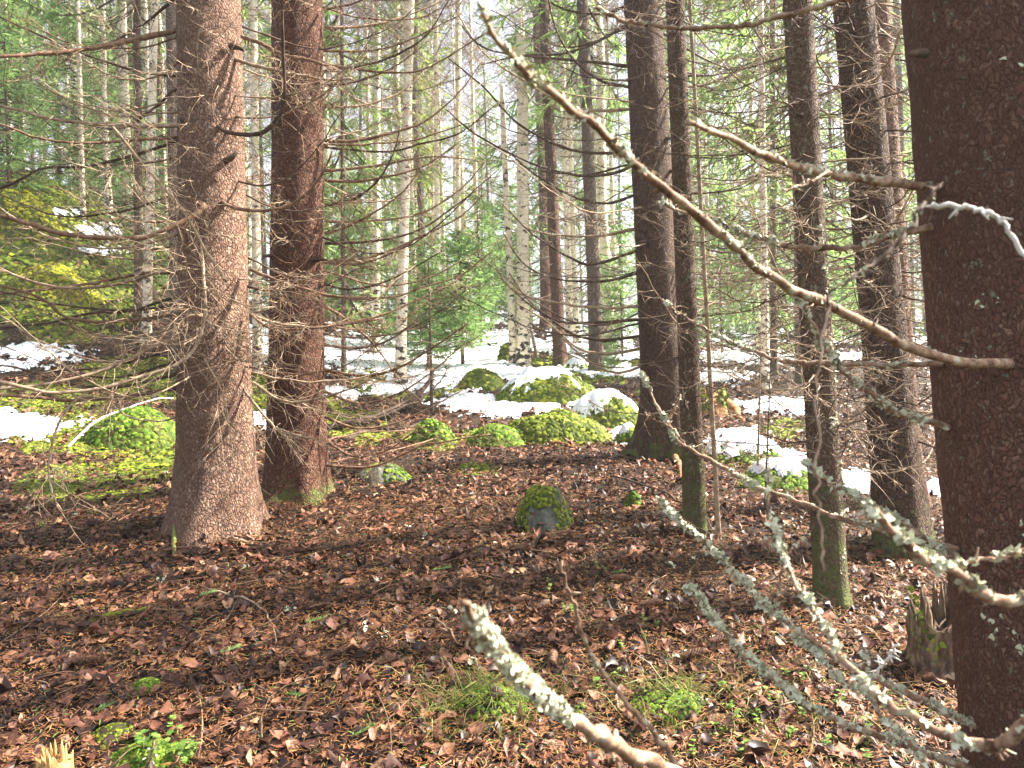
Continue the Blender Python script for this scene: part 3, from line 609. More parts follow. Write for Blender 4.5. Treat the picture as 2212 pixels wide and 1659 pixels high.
class Tree: pass
def tree(name, label, cat, xt, xb, yb, wpx, m, group=None, ywid=400, depth=None, h=9.0, flare=0.45, fh=0.12, swell=0.22, sides=48, step=0.02, seed=1, rough=0.02, r_taper=0.55, lobes=5, yt=0, broken=False):
    """a tree whose foot is seen at (xb, yb) and whose trunk crosses row yt at column xt"""
    o = Tree(); B = G(xb, yb) if depth is None else W(xb, yb, depth)
    if depth is not None: B = np.array([B[0], B[1], float(H(B[0], B[1]))])
    d = B[1]; T = W(xt, yt, d); o.B = B; hv = T[2] - B[2]; o.lean = (T[0] - B[0]) / hv
    r = wpx / 2 / F * d; h = max(h, hv + 0.5) if not broken else hv
    zw = float(W(xb, ywid, d)[2] - B[2]); r0 = r / (1 - (1 - r_taper) * zw / h)
    o.r0 = r0; o.rt = r_taper; o.h = h; o.hv = hv; o.d = d
    o.e = thing(name, label, cat, B, group)
    mb = trunk_mesh(r0, r0 * r_taper, h, flare, fh, swell, (o.lean, 0), None, sides, hv + 0.3, step, seed, rough, lobes, broken=broken)
    o.t = obj('trunk', mb, M[m] if isinstance(m, str) else m, o.e)
    return o
def tpos(o, z):
    """centre and radius of a trunk z metres above its foot, local coordinates"""
    return np.array([o.lean * min(z, o.hv + 0.3), 0, z]), o.r0 * (1 - (1 - o.rt) * z / o.h) * (1 + 0.22 * math.exp(-z / 0.55))
def add_branch(o, P, mb_or_mat, m=None, li=None, local=False):
    """P world-space curve; meshes are stored relative to the tree's foot"""
def branch_obj(o, mb, m, world=True):
    if world: mb.v = [v - o.B for v in mb.v]
    return obj('branch', mb, M[m], o.e)
def whorl_branch(o, z, az, L, r, sag=0.08, rise=0.25, tw=14, tl=0.2, tr=0.0018, m='twig', sub=3, sides=5, n=16, droop=0.35, curve=0.0):
    c, rad = tpos(o, z); d = np.array([math.cos(az), math.sin(az), 0]); sdv = np.array([-d[1], d[0], 0])
    t = np.linspace(0, 1, n)[:, None]
    P = o.B + c + d * rad * 0.9 + d * L * t + sdv * (curve * L * t ** 2) + np.array([0, 0, 1]) * L * (-sag * np.sin(pi * np.minimum(t * 1.15, 1)) + rise * t ** 2.6)
    P = wiggle(P, 0.035 * L * 0.6, z * 7 + az)
    P[0] = o.B + c + d * rad * 0.85
    return branch_obj(o, limb(P, r, r * 0.3, tw, tl, tr, droop, sub, sides=sides, snag=5), m)

# ------------------------------------------------------------------ near spruces
T1 = tree('spruce_tree', 'stout spruce trunk with pinkish flaky bark and a flared foot, front one of the pair', 'spruce', 452, 470, 1140, 136, 'bark_pink', h=8, flare=0.36, fh=0.13, swell=0.28, sides=96, step=0.012, seed=2, rough=0.030, r_taper=0.72)
T2 = tree('spruce_tree', 'dark red-brown spruce close behind the stout pinkish one, moss at its foot', 'spruce', 643, 640, 1070, 110, 'bark_red', h=8, flare=0.5, fh=0.14, swell=0.18, sides=84, step=0.014, seed=4.2, rough=0.03, r_taper=0.8)
T3 = tree('spruce_tree', 'dark brown spruce with a buttressed root beside the snowy boulders', 'spruce', 1388, 1440, 985, 84, 'bark_dark', h=9, flare=0.9, fh=0.16, swell=0.12, sides=72, step=0.016, seed=3.4, rough=0.03, r_taper=0.62, lobes=3)
T4 = tree('spruce_tree', 'slender mottled trunk standing right against the dark buttressed spruce', 'spruce', 1458, 1502, 1150, 42, 'bark_mossy', h=7, flare=0.25, fh=0.05, swell=0.12, sides=40, step=0.014, seed=5, rough=0.03, r_taper=0.7)
T5 = tree('sapling', 'very thin bare pole just right of the slender mottled trunk', 'sapling', 1490, 1553, 1165, 10, 'twig', h=4.5, flare=0.1, swell=0.05, sides=10, step=0.04, seed=6, r_taper=0.5, ywid=900)
T6 = tree('spruce_tree', 'lichen-dusted slim spruce leaning slightly left, its foot in bare litter', 'spruce', 1722, 1797, 1300, 62, 'bark_mossy', h=7, flare=0.25, fh=0.05, swell=0.05, sides=56, step=0.010, seed=7, rough=0.03, r_taper=0.62)
T7 = tree('spruce_tree', 'dark spruce with mossy wide foot seen between the slim leaning one and the nearest trunk', 'spruce', 1842, 1952, 1190, 84, 'bark_dark', h=8, flare=0.35, fh=0.25, swell=0.28, sides=64, step=0.014, seed=8, rough=0.03, r_taper=0.62)
T8 = tree('spruce_tree', 'pale brown spruce half hidden by the dark mossy-footed one', 'spruce', 1893, 1962, 1085, 56, 'bark_pink', h=9, flare=0.3, swell=0.15, sides=48, step=0.02, seed=9, r_taper=0.7)
TN = tree('spruce_tree', 'nearest trunk, a big dark spruce filling the right edge, lichen specks on its bark', 'spruce', 2176, 2372, 2050, 404, 'bark_near', depth=1.12, h=5, flare=0.2, swell=0.0, sides=120, step=0.008, seed=10, rough=0.02, r_taper=0.9, yt=0, ywid=600)
T9 = tree('spruce_tree', 'narrow speckled trunk just left of the stout pinkish spruce', 'spruce', 370, 385, 815, 26, 'bark_far', h=9, sides=28, step=0.04, seed=11, r_taper=0.6)
# ---- traced limbs
def traced(o, pts, d0, d1, r0, r1, m='twig', tw=10, tl=0.2, tr=0.0018, dm=None, n=26, droop=0.4, sub=2, li=0, lsize=0.006, sides=7, knob=0.12, l0=0.0, l1=1.0, curl=0.5, snag=6, label=None, spread=0.9, wig=0.006):
    P = px_curve(pts, d0, d1, n, dm); P = wiggle(P, wig, pts[0][0])
    b = branch_obj(o, limb(P, r0, r1, tw, tl, tr, droop, sub, knob, sides, snag, curl=curl, spread=spread), m)
    if label: b['label'] = label
    if li:
        lm = lichen(P - o.B, (r0 + r1) / 2, li, lsize, l0, l1); obj('lichen', lm, M['lichen'], b)
    return b
d1_ = T1.d; d2_ = T2.d
L1T = [
 ([(385, 66), (308, 82), (205, 103), (137, 113), (68, 118), (-60, 124)], -.05, -.5, 7, 4, 'twig_red'),
 ([(403, 270), (342, 272), (256, 270), (171, 265), (103, 255), (34, 236), (-60, 215)], -.1, -.3, 6, 3.5, 'twig'),
 ([(388, 303), (342, 318), (291, 335), (205, 357), (144, 362), (89, 364), (34, 393), (-60, 430)], .05, -.1, 5, 3, 'twig_dark'),
 ([(444, 441), (410, 472), (359, 496), (308, 513), (205, 513), (120, 502), (68, 485), (-60, 452)], -.22, -.6, 7, 5, 'twig_red'),
 ([(380, 164), (308, 157), (239, 137), (154, 106), (68, 68), (-40, 20)], .1, .3, 4, 2.5, 'twig_dark'),
 ([(385, -10), (325, 41), (273, 75), (205, 103), (120, 120)], 0, .2, 4, 2, 'twig_dark'),
 ([(243, 273), (291, 335), (342, 393), (393, 451), (444, 540), (490, 610)], -.5, -.3, 3.5, 4, 'twig'),
 ([(468, 273), (496, 287), (547, 290), (581, 277), (608, 239), (615, 188), (612, 103), (608, -40)], -.12, -.55, 6, 4, 'twig_dark'),
 ([(478, 437), (513, 451), (564, 455), (615, 448), (660, 420), (694, 379), (718, 325)], -.12, -.3, 5.5, 2.5, 'twig_red'),
 ([(434, 530), (439, 591), (444, 660), (437, 711), (417, 759), (376, 789), (308, 813), (239, 834), (154, 848), (85, 844), (-40, 815)], -.20, -.8, 3.5, 4.5, 'twig'),
 ([(444, 684), (410, 682), (386, 701), (359, 721), (325, 730), (290, 728), (253, 721)], -.25, -.4, 3.4, 1.5, 'twig'),
 ([(390, 836), (308, 851), (222, 861), (154, 865), (68, 858), (-60, 848)], 0, -.5, 6, 4, 'twig_red'),
 ([(195, 841), (150, 878), (126, 916), (109, 967), (106, 1018), (113, 1063), (133, 1104)], -.5, -.6, 3, 1.5, 'twig'),
 ([(395, 677), (308, 690), (222, 695), (137, 683), (85, 642), (-60, 600)], 0, -.3, 5, 3, 'twig_red'),
 ([(415, 725), (342, 745), (273, 779), (205, 806), (100, 830), (-60, 845)], -.1, -.5, 5, 4, 'twig'),
 ([(540, 582), (598, 605), (649, 622), (718, 639), (800, 648)], -.05, -.2, 5, 2.4, 'twig_red'),
 ([(540, 677), (581, 707), (649, 711), (718, 704), (820, 690)], -.05, -.1, 4.4, 2, 'twig_red'),
 ([(545, 825), (598, 861), (649, 868), (737, 847), (800, 820)], -.05, -.3, 4.5, 2, 'twig'),
 ([(530, 847), (581, 909), (608, 933), (680, 948)], -.1, -.3, 4, 2, 'twig'),
 ([(441, 776), (472, 830), (489, 882), (499, 950), (504, 1001)], -.35, -.4, 2.4, 1.2, 'twig'),
 ([(383, 590), (300, 592), (200, 612), (100, 625), (-60, 640)], 0, .2, 5, 3, 'twig_red'),
 ([(383, 640), (280, 672), (200, 676), (90, 700), (-60, 712)], .05, .3, 4.5, 3, 'twig_dark'),
 ([(520, 78), (560, 92), (610, 118), (660, 128), (702, 140)], -.05, -.1, 6, 4, 'twig_red'),
 ([(505, 128), (560, 144), (630, 158), (700, 172), (760, 170)], -.05, -.1, 5, 3, 'twig'),
 ([(383, 760), (330, 766), (240, 792), (150, 800), (20, 812)], .05, .1, 4, 2, 'twig_dark'),
]
for pts, a, b_, r0, r1, m in L1T:
    s = d1_ / F; traced(T1, pts, d1_ + a, d1_ + b_, r0 * s * 0.8, r1 * s * 0.8, m, tw=24, tl=0.28, sub=3, curl=0.8)
L2T = [
 [(702, 140), (753, 147), (856, 157), (928, 144), (1061, 65)], [(702, 154), (805, 137), (880, 106), (928, 68), (975, -10)],
 [(702, 60), (780, 57), (860, 40), (940, 8), (990, -20)], [(702, 110), (790, 110), (870, 92), (1000, 30)],
 [(702, 185), (760, 178), (840, 150), (905, 108)], [(702, 232), (790, 226), (870, 196), (930, 140)],
 [(702, 304), (770, 304), (856, 284), (921, 260), (993, 198), (1044, 130)], [(702, 318), (832, 328), (907, 311), (993, 287), (1078, 220)],
 [(702, 369), (805, 359), (880, 345), (955, 338), (1050, 350)], [(702, 390), (787, 390), (907, 362), (990, 310)],
 [(702, 444), (770, 427), (820, 385), (850, 330), (864, 280)], [(702, 478), (787, 478), (907, 461), (996, 407), (1050, 348)],
 [(702, 506), (770, 480), (856, 427), (912, 365)], [(702, 526), (822, 519), (914, 492), (993, 437), (1040, 405)],
 [(702, 566), (805, 554), (907, 512), (993, 468), (1050, 415)], [(702, 567), (770, 570), (839, 550), (920, 505)],
 [(702, 613), (753, 625), (822, 612), (883, 584), (960, 540)], [(702, 639), (839, 643), (907, 622), (993, 595), (1065, 540)],
 [(702, 704), (805, 687), (890, 653), (975, 612), (1040, 560)], [(702, 745), (770, 752), (839, 735), (907, 687), (993, 620)],
 [(702, 800), (790, 812), (870, 790), (950, 740), (1010, 700)], [(702, 846), (780, 872), (860, 850), (930, 805), (1005, 740)],
 [(702, 900), (770, 925), (850, 915), (930, 880), (1000, 842)], [(702, 1005), (805, 1008), (907, 964), (958, 954), (1060, 938)],
 [(702, 950), (760, 985), (830, 975), (900, 930)], [(702, 660), (760, 700), (820, 760), (880, 850)], [(702, 20), (770, 5), (830, -30)],
]
for k, pts in enumerate(L2T):
    s = d2_ / F; dd = rng.normal() * 0.25
    traced(T2, pts, d2_ + rng.normal() * 0.04, d2_ + dd, 3.6 * s * (0.75 + 0.4 * rng.random()), 1.2 * s, ['twig_red', 'twig_dark', 'twig'][k % 3 if k < 20 else 0], tw=22, tl=0.30, sub=3, curl=0.8)
L3T = [
 [(1365, 144), (1266, 133), (1129, 120), (1044, 103), (993, 51)], [(1362, 55), (1334, 68), (1232, 113), (1130, 120), (1040, 140)],
 [(1368, 236), (1283, 239), (1215, 222), (1129, 174), (1044, 113), (986, 27)], [(1375, 328), (1283, 331), (1215, 318), (1119, 267), (1044, 188), (969, 126)],
 [(1362, 361), (1317, 376), (1249, 379), (1146, 352), (1027, 290), (962, 236)], [(1382, 492), (1300, 509), (1215, 509), (1139, 492), (1078, 434)],
 [(1382, 540), (1283, 571), (1232, 557), (1150, 505), (1100, 455)], [(1385, 588), (1300, 608), (1197, 601), (1129, 567), (1085, 500)],
 [(1389, 660), (1317, 666), (1214, 656), (1112, 629), (1061, 560)], [(1389, 690), (1283, 697), (1208, 694), (1146, 660), (1090, 610)],
 [(1389, 725), (1300, 735), (1232, 718), (1146, 653), (1100, 590)], [(1389, 752), (1317, 764), (1249, 752), (1180, 694), (1112, 653)],
 [(1375, 420), (1310, 440), (1240, 425), (1160, 380), (1100, 330)], [(1370, 190), (1300, 175), (1240, 130), (1200, 60), (1180, -20)],
 [(1395, 790), (1330, 805), (1270, 780), (1215, 730)], [(1360, 10), (1300, 30), (1220, 20), (1150, -20)],
]
for k, pts in enumerate(L3T):
    s = T3.d / F; dd = rng.normal() * 0.3
    traced(T3, pts, T3.d, T3.d + dd, 3.7 * s, 1.3 * s, ['twig_dark', 'twig_dark', 'twig'][k % 3], tw=13, tl=0.30, sub=2, droop=0.5, li=40, lsize=0.007, l0=0.35)
# ---- foreground limbs of the nearest trunk
def near(pts, d0, d1, r0, r1, li=120, lsize=0.005, tw=4, tl=0.07, m='twig_near', end='last', l0=0.0, l1=1.0, label=None, reach=True, dm=None, wig=0.006):
    """traced from tip to root; radii in pixels of the 2212 frame"""
    pts = list(pts); n = 40
    n = 70 if len(pts) > 8 else 30; P = px_curve(pts, d0, d1, n, dm)
    rad = np.linspace(r0 * d0 / F, r1 * d1 / F, n)
    if reach:
        c, rr = tpos(TN, max(0.1, P[-1][2] - TN.B[2])); tgt = TN.B + c
        if np.linalg.norm((P[-1] - tgt)[:2]) > rr: P = np.vstack([P, P[-1] + (tgt - P[-1]) * np.array([[0.5], [0.95]]) + np.array([[0, 0, .0]])]); rad = np.concatenate([rad, [rad[-1] * 1.1, rad[-1] * 1.2]])
    P = wiggle(P, wig, pts[0][0]); mb = MB(); k = len(P)
    mb.tubes(P, rad * (1 + 0.10 * rng.normal(size=k)), 10)
    add_twigs(mb, P[:n], tw, tl, float(rad.mean()) * 0.35, 0.1, 0, 0.05, curl=0.25)
    kn = rng.random(8); p, T = at_t(P[:n], kn); D = norm(T * 0.5 + rng.normal(size=(8, 3))); mb.tubes(p[:, None] + D[:, None] * (np.linspace(0, 0.012, 3))[None, :, None], np.array([[1, .8, .4]]).repeat(8, 0) * rad.mean() * 0.7, 5)
    b = branch_obj(TN, mb, m)
    if label: b['label'] = label
    if li: obj('lichen', lichen(P[:n] - TN.B, float(rad.mean()), li, lsize, l0, l1, 0.65), M['lichen'], b)
    return b
near([(1040, 28), (1075, 85), (1130, 145), (1180, 190), (1240, 240), (1290, 275), (1340, 330), (1400, 380), (1475, 440), (1560, 510), (1640, 580), (1720, 630), (1790, 660), (1850, 690), (1930, 735), (2000, 765), (2140, 788)], 0.50, 0.98, 5.5, 11, 420, 0.0034, tw=0, label='long branch crossing the picture from the nearest trunk to the top middle')
near([(1487, 265), (1540, 285), (1600, 310), (1680, 345), (1770, 370), (1850, 385), (1930, 395), (2020, 403)], 0.72, 1.12, 5, 10, 200, 0.0038, tw=1)
near([(1685, 412), (1730, 400), (1790, 372)], 0.78, 0.86, 2, 3.5, 20, 0.003, tw=0, reach=False)
near([(2012, 440), (2070, 447), (2115, 455), (2150, 470), (2180, 500), (2225, 560)], 0.62, 0.6, 5.5, 5, 0, tw=1, tl=0.02, m='twig_pale', label='bleached white peeled twig', reach=False)
near([(1780, 1250), (1770, 1100), (1762, 900), (1775, 760), (1792, 645), (1830, 610), (1900, 560), (1960, 500), (2000, 440), (2026, 395)], 0.40, 0.55, 2.2, 5, 20, 0.002, tw=0, reach=False, m='twig_dark')
near([(1287, 17), (1334, 41), (1400, 55), (1454, 58), (1540, 60), (1627, 51), (1695, 34), (1764, 17), (1832, -4), (1960, -40)], 1.15, 1.05, 3.5, 7, 60, 0.004, tw=6)
near([(1420, 437), (1470, 455), (1530, 470), (1592, 495), (1647, 516), (1695, 530), (1780, 536), (1850, 533), (1900, 516), (2005, 490)], 1.25, 1.12, 3, 8, 260, 0.0055, tw=8)
near([(1430, 648), (1459, 670), (1490, 690), (1535, 718), (1593, 745), (1661, 772), (1712, 781), (1781, 784), (1900, 788), (2037, 786)], 1.35, 1.12, 2.5, 6.5, 220, 0.004, tw=6)
near([(1723, 643), (1743, 673), (1770, 735), (1788, 762), (1832, 813), (1880, 848), (1928, 885), (1969, 902), (2054, 923)], 1.05, 1.12, 3.5, 7, 330, 0.0055, tw=6)
near([(1382, 807), (1396, 831), (1420, 882), (1440, 909), (1456, 943), (1490, 971), (1541, 998), (1593, 1029), (1627, 1049), (1695, 1073), (1764, 1100), (1832, 1123), (1900, 1143), (1951, 1157), (2003, 1174), (2085, 1185)], 1.35, 1.12, 2.5, 7.5, 260, 0.005, tw=3)
near([(1393, 893), (1420, 910), (1450, 925), (1482, 965)], 1.32, 1.3, 2, 3, 10, 0.003, tw=0, reach=False)
near([(1470, 855), (1455, 885), (1442, 912)], 1.30, 1.33, 2, 3, 6, 0.003, tw=0, reach=False)
near([(1740, 998), (1753, 1012), (1798, 1046), (1842, 1070), (1883, 1087), (1934, 1118), (1986, 1154), (2037, 1191), (2100, 1215)], 1.15, 1.12, 2.5, 8, 380, 0.0055, tw=6)
near([(1873, 1095), (1914, 1130), (1951, 1167), (2003, 1212), (2071, 1242), (2122, 1283), (2160, 1297), (2240, 1288)], 0.55, 0.62, 9, 13, 240, 0.004, tw=2, tl=0.03, reach=False)
near([(2071, 1218), (2140, 1208), (2190, 1195), (2240, 1186)], 0.6, 0.62, 4, 5, 60, 0.004, tw=0, reach=False)
near([(1425, 1075), (1459, 1119), (1518, 1167), (1559, 1205), (1600, 1249), (1661, 1318), (1702, 1345), (1764, 1389), (1798, 1417), (1866, 1454), (1935, 1485), (2003, 1516), (2054, 1547), (2115, 1568)], 1.15, 1.12, 3, 8, 560, 0.0055, tw=5)
near([(1483, 1270), (1507, 1283), (1524, 1311), (1552, 1345), (1596, 1400), (1644, 1441), (1695, 1485), (1747, 1526), (1815, 1560), (1883, 1584), (1969, 1615), (2110, 1668)], 1.12, 1.12, 4, 8, 600, 0.0055, tw=5)
near([(1661, 1010), (1661, 1092), (1675, 1143), (1692, 1198), (1702, 1229), (1747, 1301), (1770, 1345), (1815, 1410), (1866, 1471), (1911, 1519), (1969, 1547), (2037, 1584), (2088, 1605), (2140, 1615), (2174, 1598), (2240, 1545)], 0.95, 0.58, 2.2, 15, 260, 0.0045, tw=2, tl=0.03, reach=False, dm=0.72, label='reddish forked twig rising from the bottom right corner')
for a_, d_ in (([(1648, 1165), (1670, 1180), (1690, 1198)], .98), ([(1737, 1163), (1715, 1180), (1695, 1200)], .98), ([(1675, 1318), (1682, 1270), (1692, 1222)], .98), ([(1786, 1292), (1770, 1305), (1752, 1318)], .9)):
    near(a_, d_, 0.92, 1.8, 2.6, 14, 0.003, tw=0, reach=False)
near([(1936, 1393), (1925, 1412), (1911, 1430), (1889, 1462)], 0.85, 0.87, 2.4, 3, 0, tw=0, m='twig_pale', reach=False)
near([(1868, 1412), (1868, 1440), (1864, 1462), (1860, 1480)], 1.05, 1.08, 4, 3, 90, 0.005, tw=0, reach=False)
near([(1700, 1370), (1745, 1395), (1780, 1430), (1830, 1480), (1875, 1500), (1900, 1545), (1950, 1590), (1985, 1625), (2000, 1672)], 1.15, 1.05, 2, 6, 330, 0.0055, tw=5, reach=False)
near([(999, 1297), (1020, 1331), (1044, 1362), (1071, 1400), (1102, 1434), (1126, 1468), (1180, 1516), (1232, 1553), (1300, 1591), (1368, 1632), (1437, 1656), (1560, 1730), (1800, 1850), (2050, 1950), (2300, 1900)], 0.44, 1.0, 7, 14, 620, 0.0036, tw=2, tl=0.03, l0=0.06, l1=0.5, reach=False, label='blurred branch furred with pale lichen poking in from the bottom edge')
near([(1211, 1215), (1228, 1270), (1245, 1324), (1263, 1386), (1300, 1451), (1338, 1499), (1386, 1553), (1454, 1635), (1500, 1700), (1700, 1850), (2000, 1950), (2300, 1900)], 0.78, 1.05, 3, 7, 40, 0.003, tw=4, tl=0.03, reach=False)
near([(1258, 1580), (1290, 1600), (1330, 1640), (1360, 1690)], 0.6, 0.6, 3, 5, 10, 0.003, tw=2, tl=0.02, reach=False)
# black stubs and knots on the nearest trunk and the left pair
def stub(o, px, py, dx, dy, r, m='twig_dark', dd=-0.02):
    c0, rr = tpos(o, max(0.05, float(W(px, py, o.d)[2] - o.B[2]))); d = o.d - rr * 0.75
    P = W(np.array([px - dx * .3, px + dx * 0.5, px + dx]), np.array([py, py + dy * .4, py + dy]), np.array([d + 0.02, d - 0.015, d + dd]))
    mb = MB(); mb.tubes(P, np.array([r * 1.5, r, r * .8]), 7); mb.v = [v - o.B for v in mb.v]; obj('stub', mb, M[m], o.e)
for q_ in ((T1, 490, 350, 22, -22, .012), (T1, 462, 392, 6, -4, .012), (T1, 418, 354, -10, -6, .009), (T1, 402, 258, -14, 2, .012), (T1, 415, 190, 8, -4, .011), (T1, 395, 133, -14, -2, .014), (T1, 460, 482, -6, 2, .010), (T1, 505, 100, 22, 8, .010),
           (T2, 655, 176, 16, -14, .010), (T2, 600, 262, 0, 6, .010), (T2, 688, 560, 20, 4, .012), (T2, 590, 552, -22, 2, .010), (T2, 640, 350, 14, -6, .012), (T2, 612, 470, -8, 0, .009),
           (T3, 1440, 300, 18, -2, .012), (T3, 1452, 370, 14, 0, .010), (T3, 1395, 520, -16, 4, .010), (T6, 1745, 590, -24, 2, .008), (T6, 1740, 250, -20, -4, .008), (T6, 1778, 800, -16, 2, .007), (T7, 1880, 590, -20, -4, .010),
           (TN, 1990, 115, -24, 2, .005)):
    stub(*q_)

def trunk_lichen(o, n, size, z0, z1, a0, a1, m='lichen'):
    c = n // 9; ca = a0 + (a1 - a0) * rng.random(c); cz = z0 + (z1 - z0) * rng.random(c); k = rng.integers(0, c, n); z = cz[k] + 0.012 * rng.normal(size=n); a = ca[k] + 0.10 * rng.normal(size=n)
    r = o.r0 * (1 - (1 - o.rt) * z / o.h); x = o.lean * z
    N_ = np.stack([np.cos(a), np.sin(a), 0.1 + 0 * a], -1); mb = MB(); mb.fans(np.stack([x, 0 * x, z], -1) + N_ * (r * 1.01 + 0.002)[:, None], N_ + 0.5 * rng.normal(size=(n, 3)), size * (0.5 + rng.random(n)), 8, 0.2, 0.8)
    l = obj('lichen', mb, M[m], o.e); l['kind'] = 'stuff'
trunk_lichen(TN, 200, 0.0034, 0.1, 2.0, R(170), R(290)); trunk_lichen(T6, 260, 0.006, 0.0, 1.4, R(-80), R(-10))

# ---- dense bare whorls on all the near trunks
def whorls(o, z0, z1, n, L0, L1, r, azs=(0, 2 * pi), m=('twig', 'twig_red', 'twig_dark'), tw=14, tl=0.22, **k):
    for i in range(n):
        z = z0 + (z1 - z0) * (i + rng.random()) / n; az = azs[0] + (azs[1] - azs[0]) * rng.random()
        L = L0 + (L1 - L0) * rng.random()
        whorl_branch(o, z, az, L, r * (0.7 + 0.6 * rng.random()), sag=0.02 + 0.12 * rng.random(), rise=0.05 + 0.35 * rng.random(), tw=tw, tl=tl, m=m[rng.integers(0, len(m))], curve=rng.normal() * 0.15, **k)
whorls(T1, 0.55, 2.7, 20, 0.7, 1.5, 0.007, (R(140), R(215)), tw=20, tl=0.3)
whorls(T1, 0.72, 1.5, 14, 0.5, 1.0, 0.0035, (R(205), R(335)), tw=20, tl=0.30, m=('twig',))
whorls(T1, 1.4, 2.7, 8, 0.3, 0.6, 0.003, (R(225), R(310)), tw=18, tl=0.22, m=('twig',))
whorls(T1, 0.6, 2.7, 12, 0.6, 1.1, 0.006, (R(-25), R(40)), tw=16, tl=0.26)
whorls(T2, 0.55, 1.3, 12, 0.5, 1.0, 0.0035, (R(195), R(350)), tw=18, tl=0.30, m=('twig', 'twig_red'))
whorls(T2, 1.2, 3.1, 18, 0.3, 0.8, 0.0035, (R(215), R(330)), tw=24, tl=0.24, m=('twig', 'twig_red'))
whorls(T2, 0.4, 3.1, 14, 0.7, 1.3, 0.006, (R(-30), R(60)), tw=18, tl=0.26)
whorls(T3, 0.6, 3.8, 34, 0.8, 1.7, 0.008, (R(-60), R(60)), m=('twig_dark', 'twig'), tw=16, tl=0.32)
whorls(T3, 0.8, 3.8, 14, 0.8, 1.6, 0.007, (R(150), R(240)), m=('twig_dark', 'twig'), tw=14, tl=0.3)
whorls(T4, 0.5, 2.8, 22, 0.4, 1.0, 0.0035, m=('twig', 'twig_dark'), tw=12, tl=0.22)
whorls(T5, 0.2, 2.6, 18, 0.2, 0.5, 0.002, m=('twig',), tw=6, tl=0.12)
whorls(T6, 0.5, 2.4, 62, 0.35, 0.85, 0.0028, m=('twig', 'twig', 'twig_dark'), tw=14, tl=0.18)
whorls(T7, 0.45, 2.9, 84, 0.6, 1.2, 0.0045, (R(120), R(420)), m=('twig', 'twig', 'twig_dark'), tw=16, tl=0.26)
whorls(T8, 0.4, 3.3, 70, 0.6, 1.3, 0.005, m=('twig', 'twig_dark'), tw=14, tl=0.28)
whorls(T9, 0.8, 5.0, 30, 0.6, 1.4, 0.006, m=('twig', 'twig_dark'), tw=14, tl=0.3)
# ------------------------------------------------------------------ crowns (shared meshes)
def conifer_crown(Ht, z0, Rm, nb, seed, strip=0.045, sl=(0.14, 0.34), per=26, dead=0, droop=0.5, wood=True, up=0.0):
    """boughs with hanging sprays of needles; returns needles mesh builder and bare wood mesh builder"""
    r_ = np.random.default_rng(seed); a = MB(); b = MB()
    for k in range(nb):
        f = (k + r_.random()) / nb; z = z0 + (Ht - z0) * f ** 0.9; az = r_.random() * 2 * pi
        L = (Rm * (1 - (z - z0) / (Ht - z0 + 0.01)) ** 0.75 + 0.12 * Rm) * (0.65 + 0.5 * r_.random())
        d = np.array([math.cos(az), math.sin(az), 0]); sd_ = np.array([-d[1], d[0], 0]); t = np.linspace(0, 1, 9)[:, None]
        P = np.array([0, 0, z]) + d * L * t + sd_ * (r_.normal() * 0.12 * L) * t ** 2 + np.array([0, 0, 1]) * L * ((up - 0.30 * droop) * t - 0.25 * droop * np.sin(pi * t) + 0.28 * t ** 3)
        if wood: b.tubes(P, np.linspace(0.010 + 0.006 * L, 0.003, 9), 3)
        n = int(per * (0.4 + L / Rm)); tt = 0.08 + 0.92 * r_.random(n) ** 0.8; fi = tt * 8; i = np.minimum(fi.astype(int), 7); fi = (fi - i)[:, None]
        p = P[i] * (1 - fi) + P[i + 1] * fi; T = norm(P[i + 1] - P[i]); s = np.where(r_.random(n) < 0.5, -1, 1)[:, None]
        D = norm(sd_ * s * (0.8) + T * (0.5 + 0.6 * r_.random((n, 1))) - np.array([0, 0, 1]) * droop * (0.3 + 1.1 * r_.random((n, 1))) + 0.25 * r_.normal(size=(n, 3)))
        l = (sl[0] + (sl[1] - sl[0]) * r_.random(n)) * (1.25 - 0.6 * tt) * min(1, 0.5 + L / Rm)
        side = norm(np.cross(D, norm(np.array([0, 0, 1.0]) + 0.6 * r_.normal(size=(n, 3)))))
        a.strips(p, p + D * l[:, None], np.full(n, strip) * (0.6 + 0.8 * r_.random(n)), side, midv=D * 0 + np.array([0, 0, 0.03]) * l[:, None])
        # second order sprays
        m_ = n * 2; ix = r_.integers(0, n, m_); q = r_.random(m_)[:, None]; p2 = p[ix] + D[ix] * l[ix][:, None] * q
        D2 = norm(D[ix] + 0.8 * r_.normal(size=(m_, 3)) - np.array([0, 0, 0.35 * droop])); l2 = l[ix] * (0.3 + 0.3 * r_.random(m_))
        side = norm(np.cross(D2, norm(r_.normal(size=(m_, 3)) + np.array([0, 0, 1.0]))))
        a.strips(p2, p2 + D2 * l2[:, None], np.full(m_, strip * 0.8), side)
    for k in range(dead):
        z = 0.4 + (z0 + 1.5 - 0.4) * r_.random(); az = r_.random() * 2 * pi; L = Rm * (0.35 + 0.6 * r_.random()); d = np.array([math.cos(az), math.sin(az), 0]); t = np.linspace(0, 1, 8)[:, None]
        P = np.array([0, 0, z]) + d * L * t + np.array([0, 0, 1]) * L * (-0.12 * np.sin(pi * t) + (0.05 + 0.3 * r_.random()) * t ** 2.4)
        b.tubes(P, np.linspace(0.009, 0.003, 8), 3)
        global rng; sv = rng; rng = r_; add_twigs(b, P, 12, 0.4, 0.0035, 0.5, 1); rng = sv
    return a, b
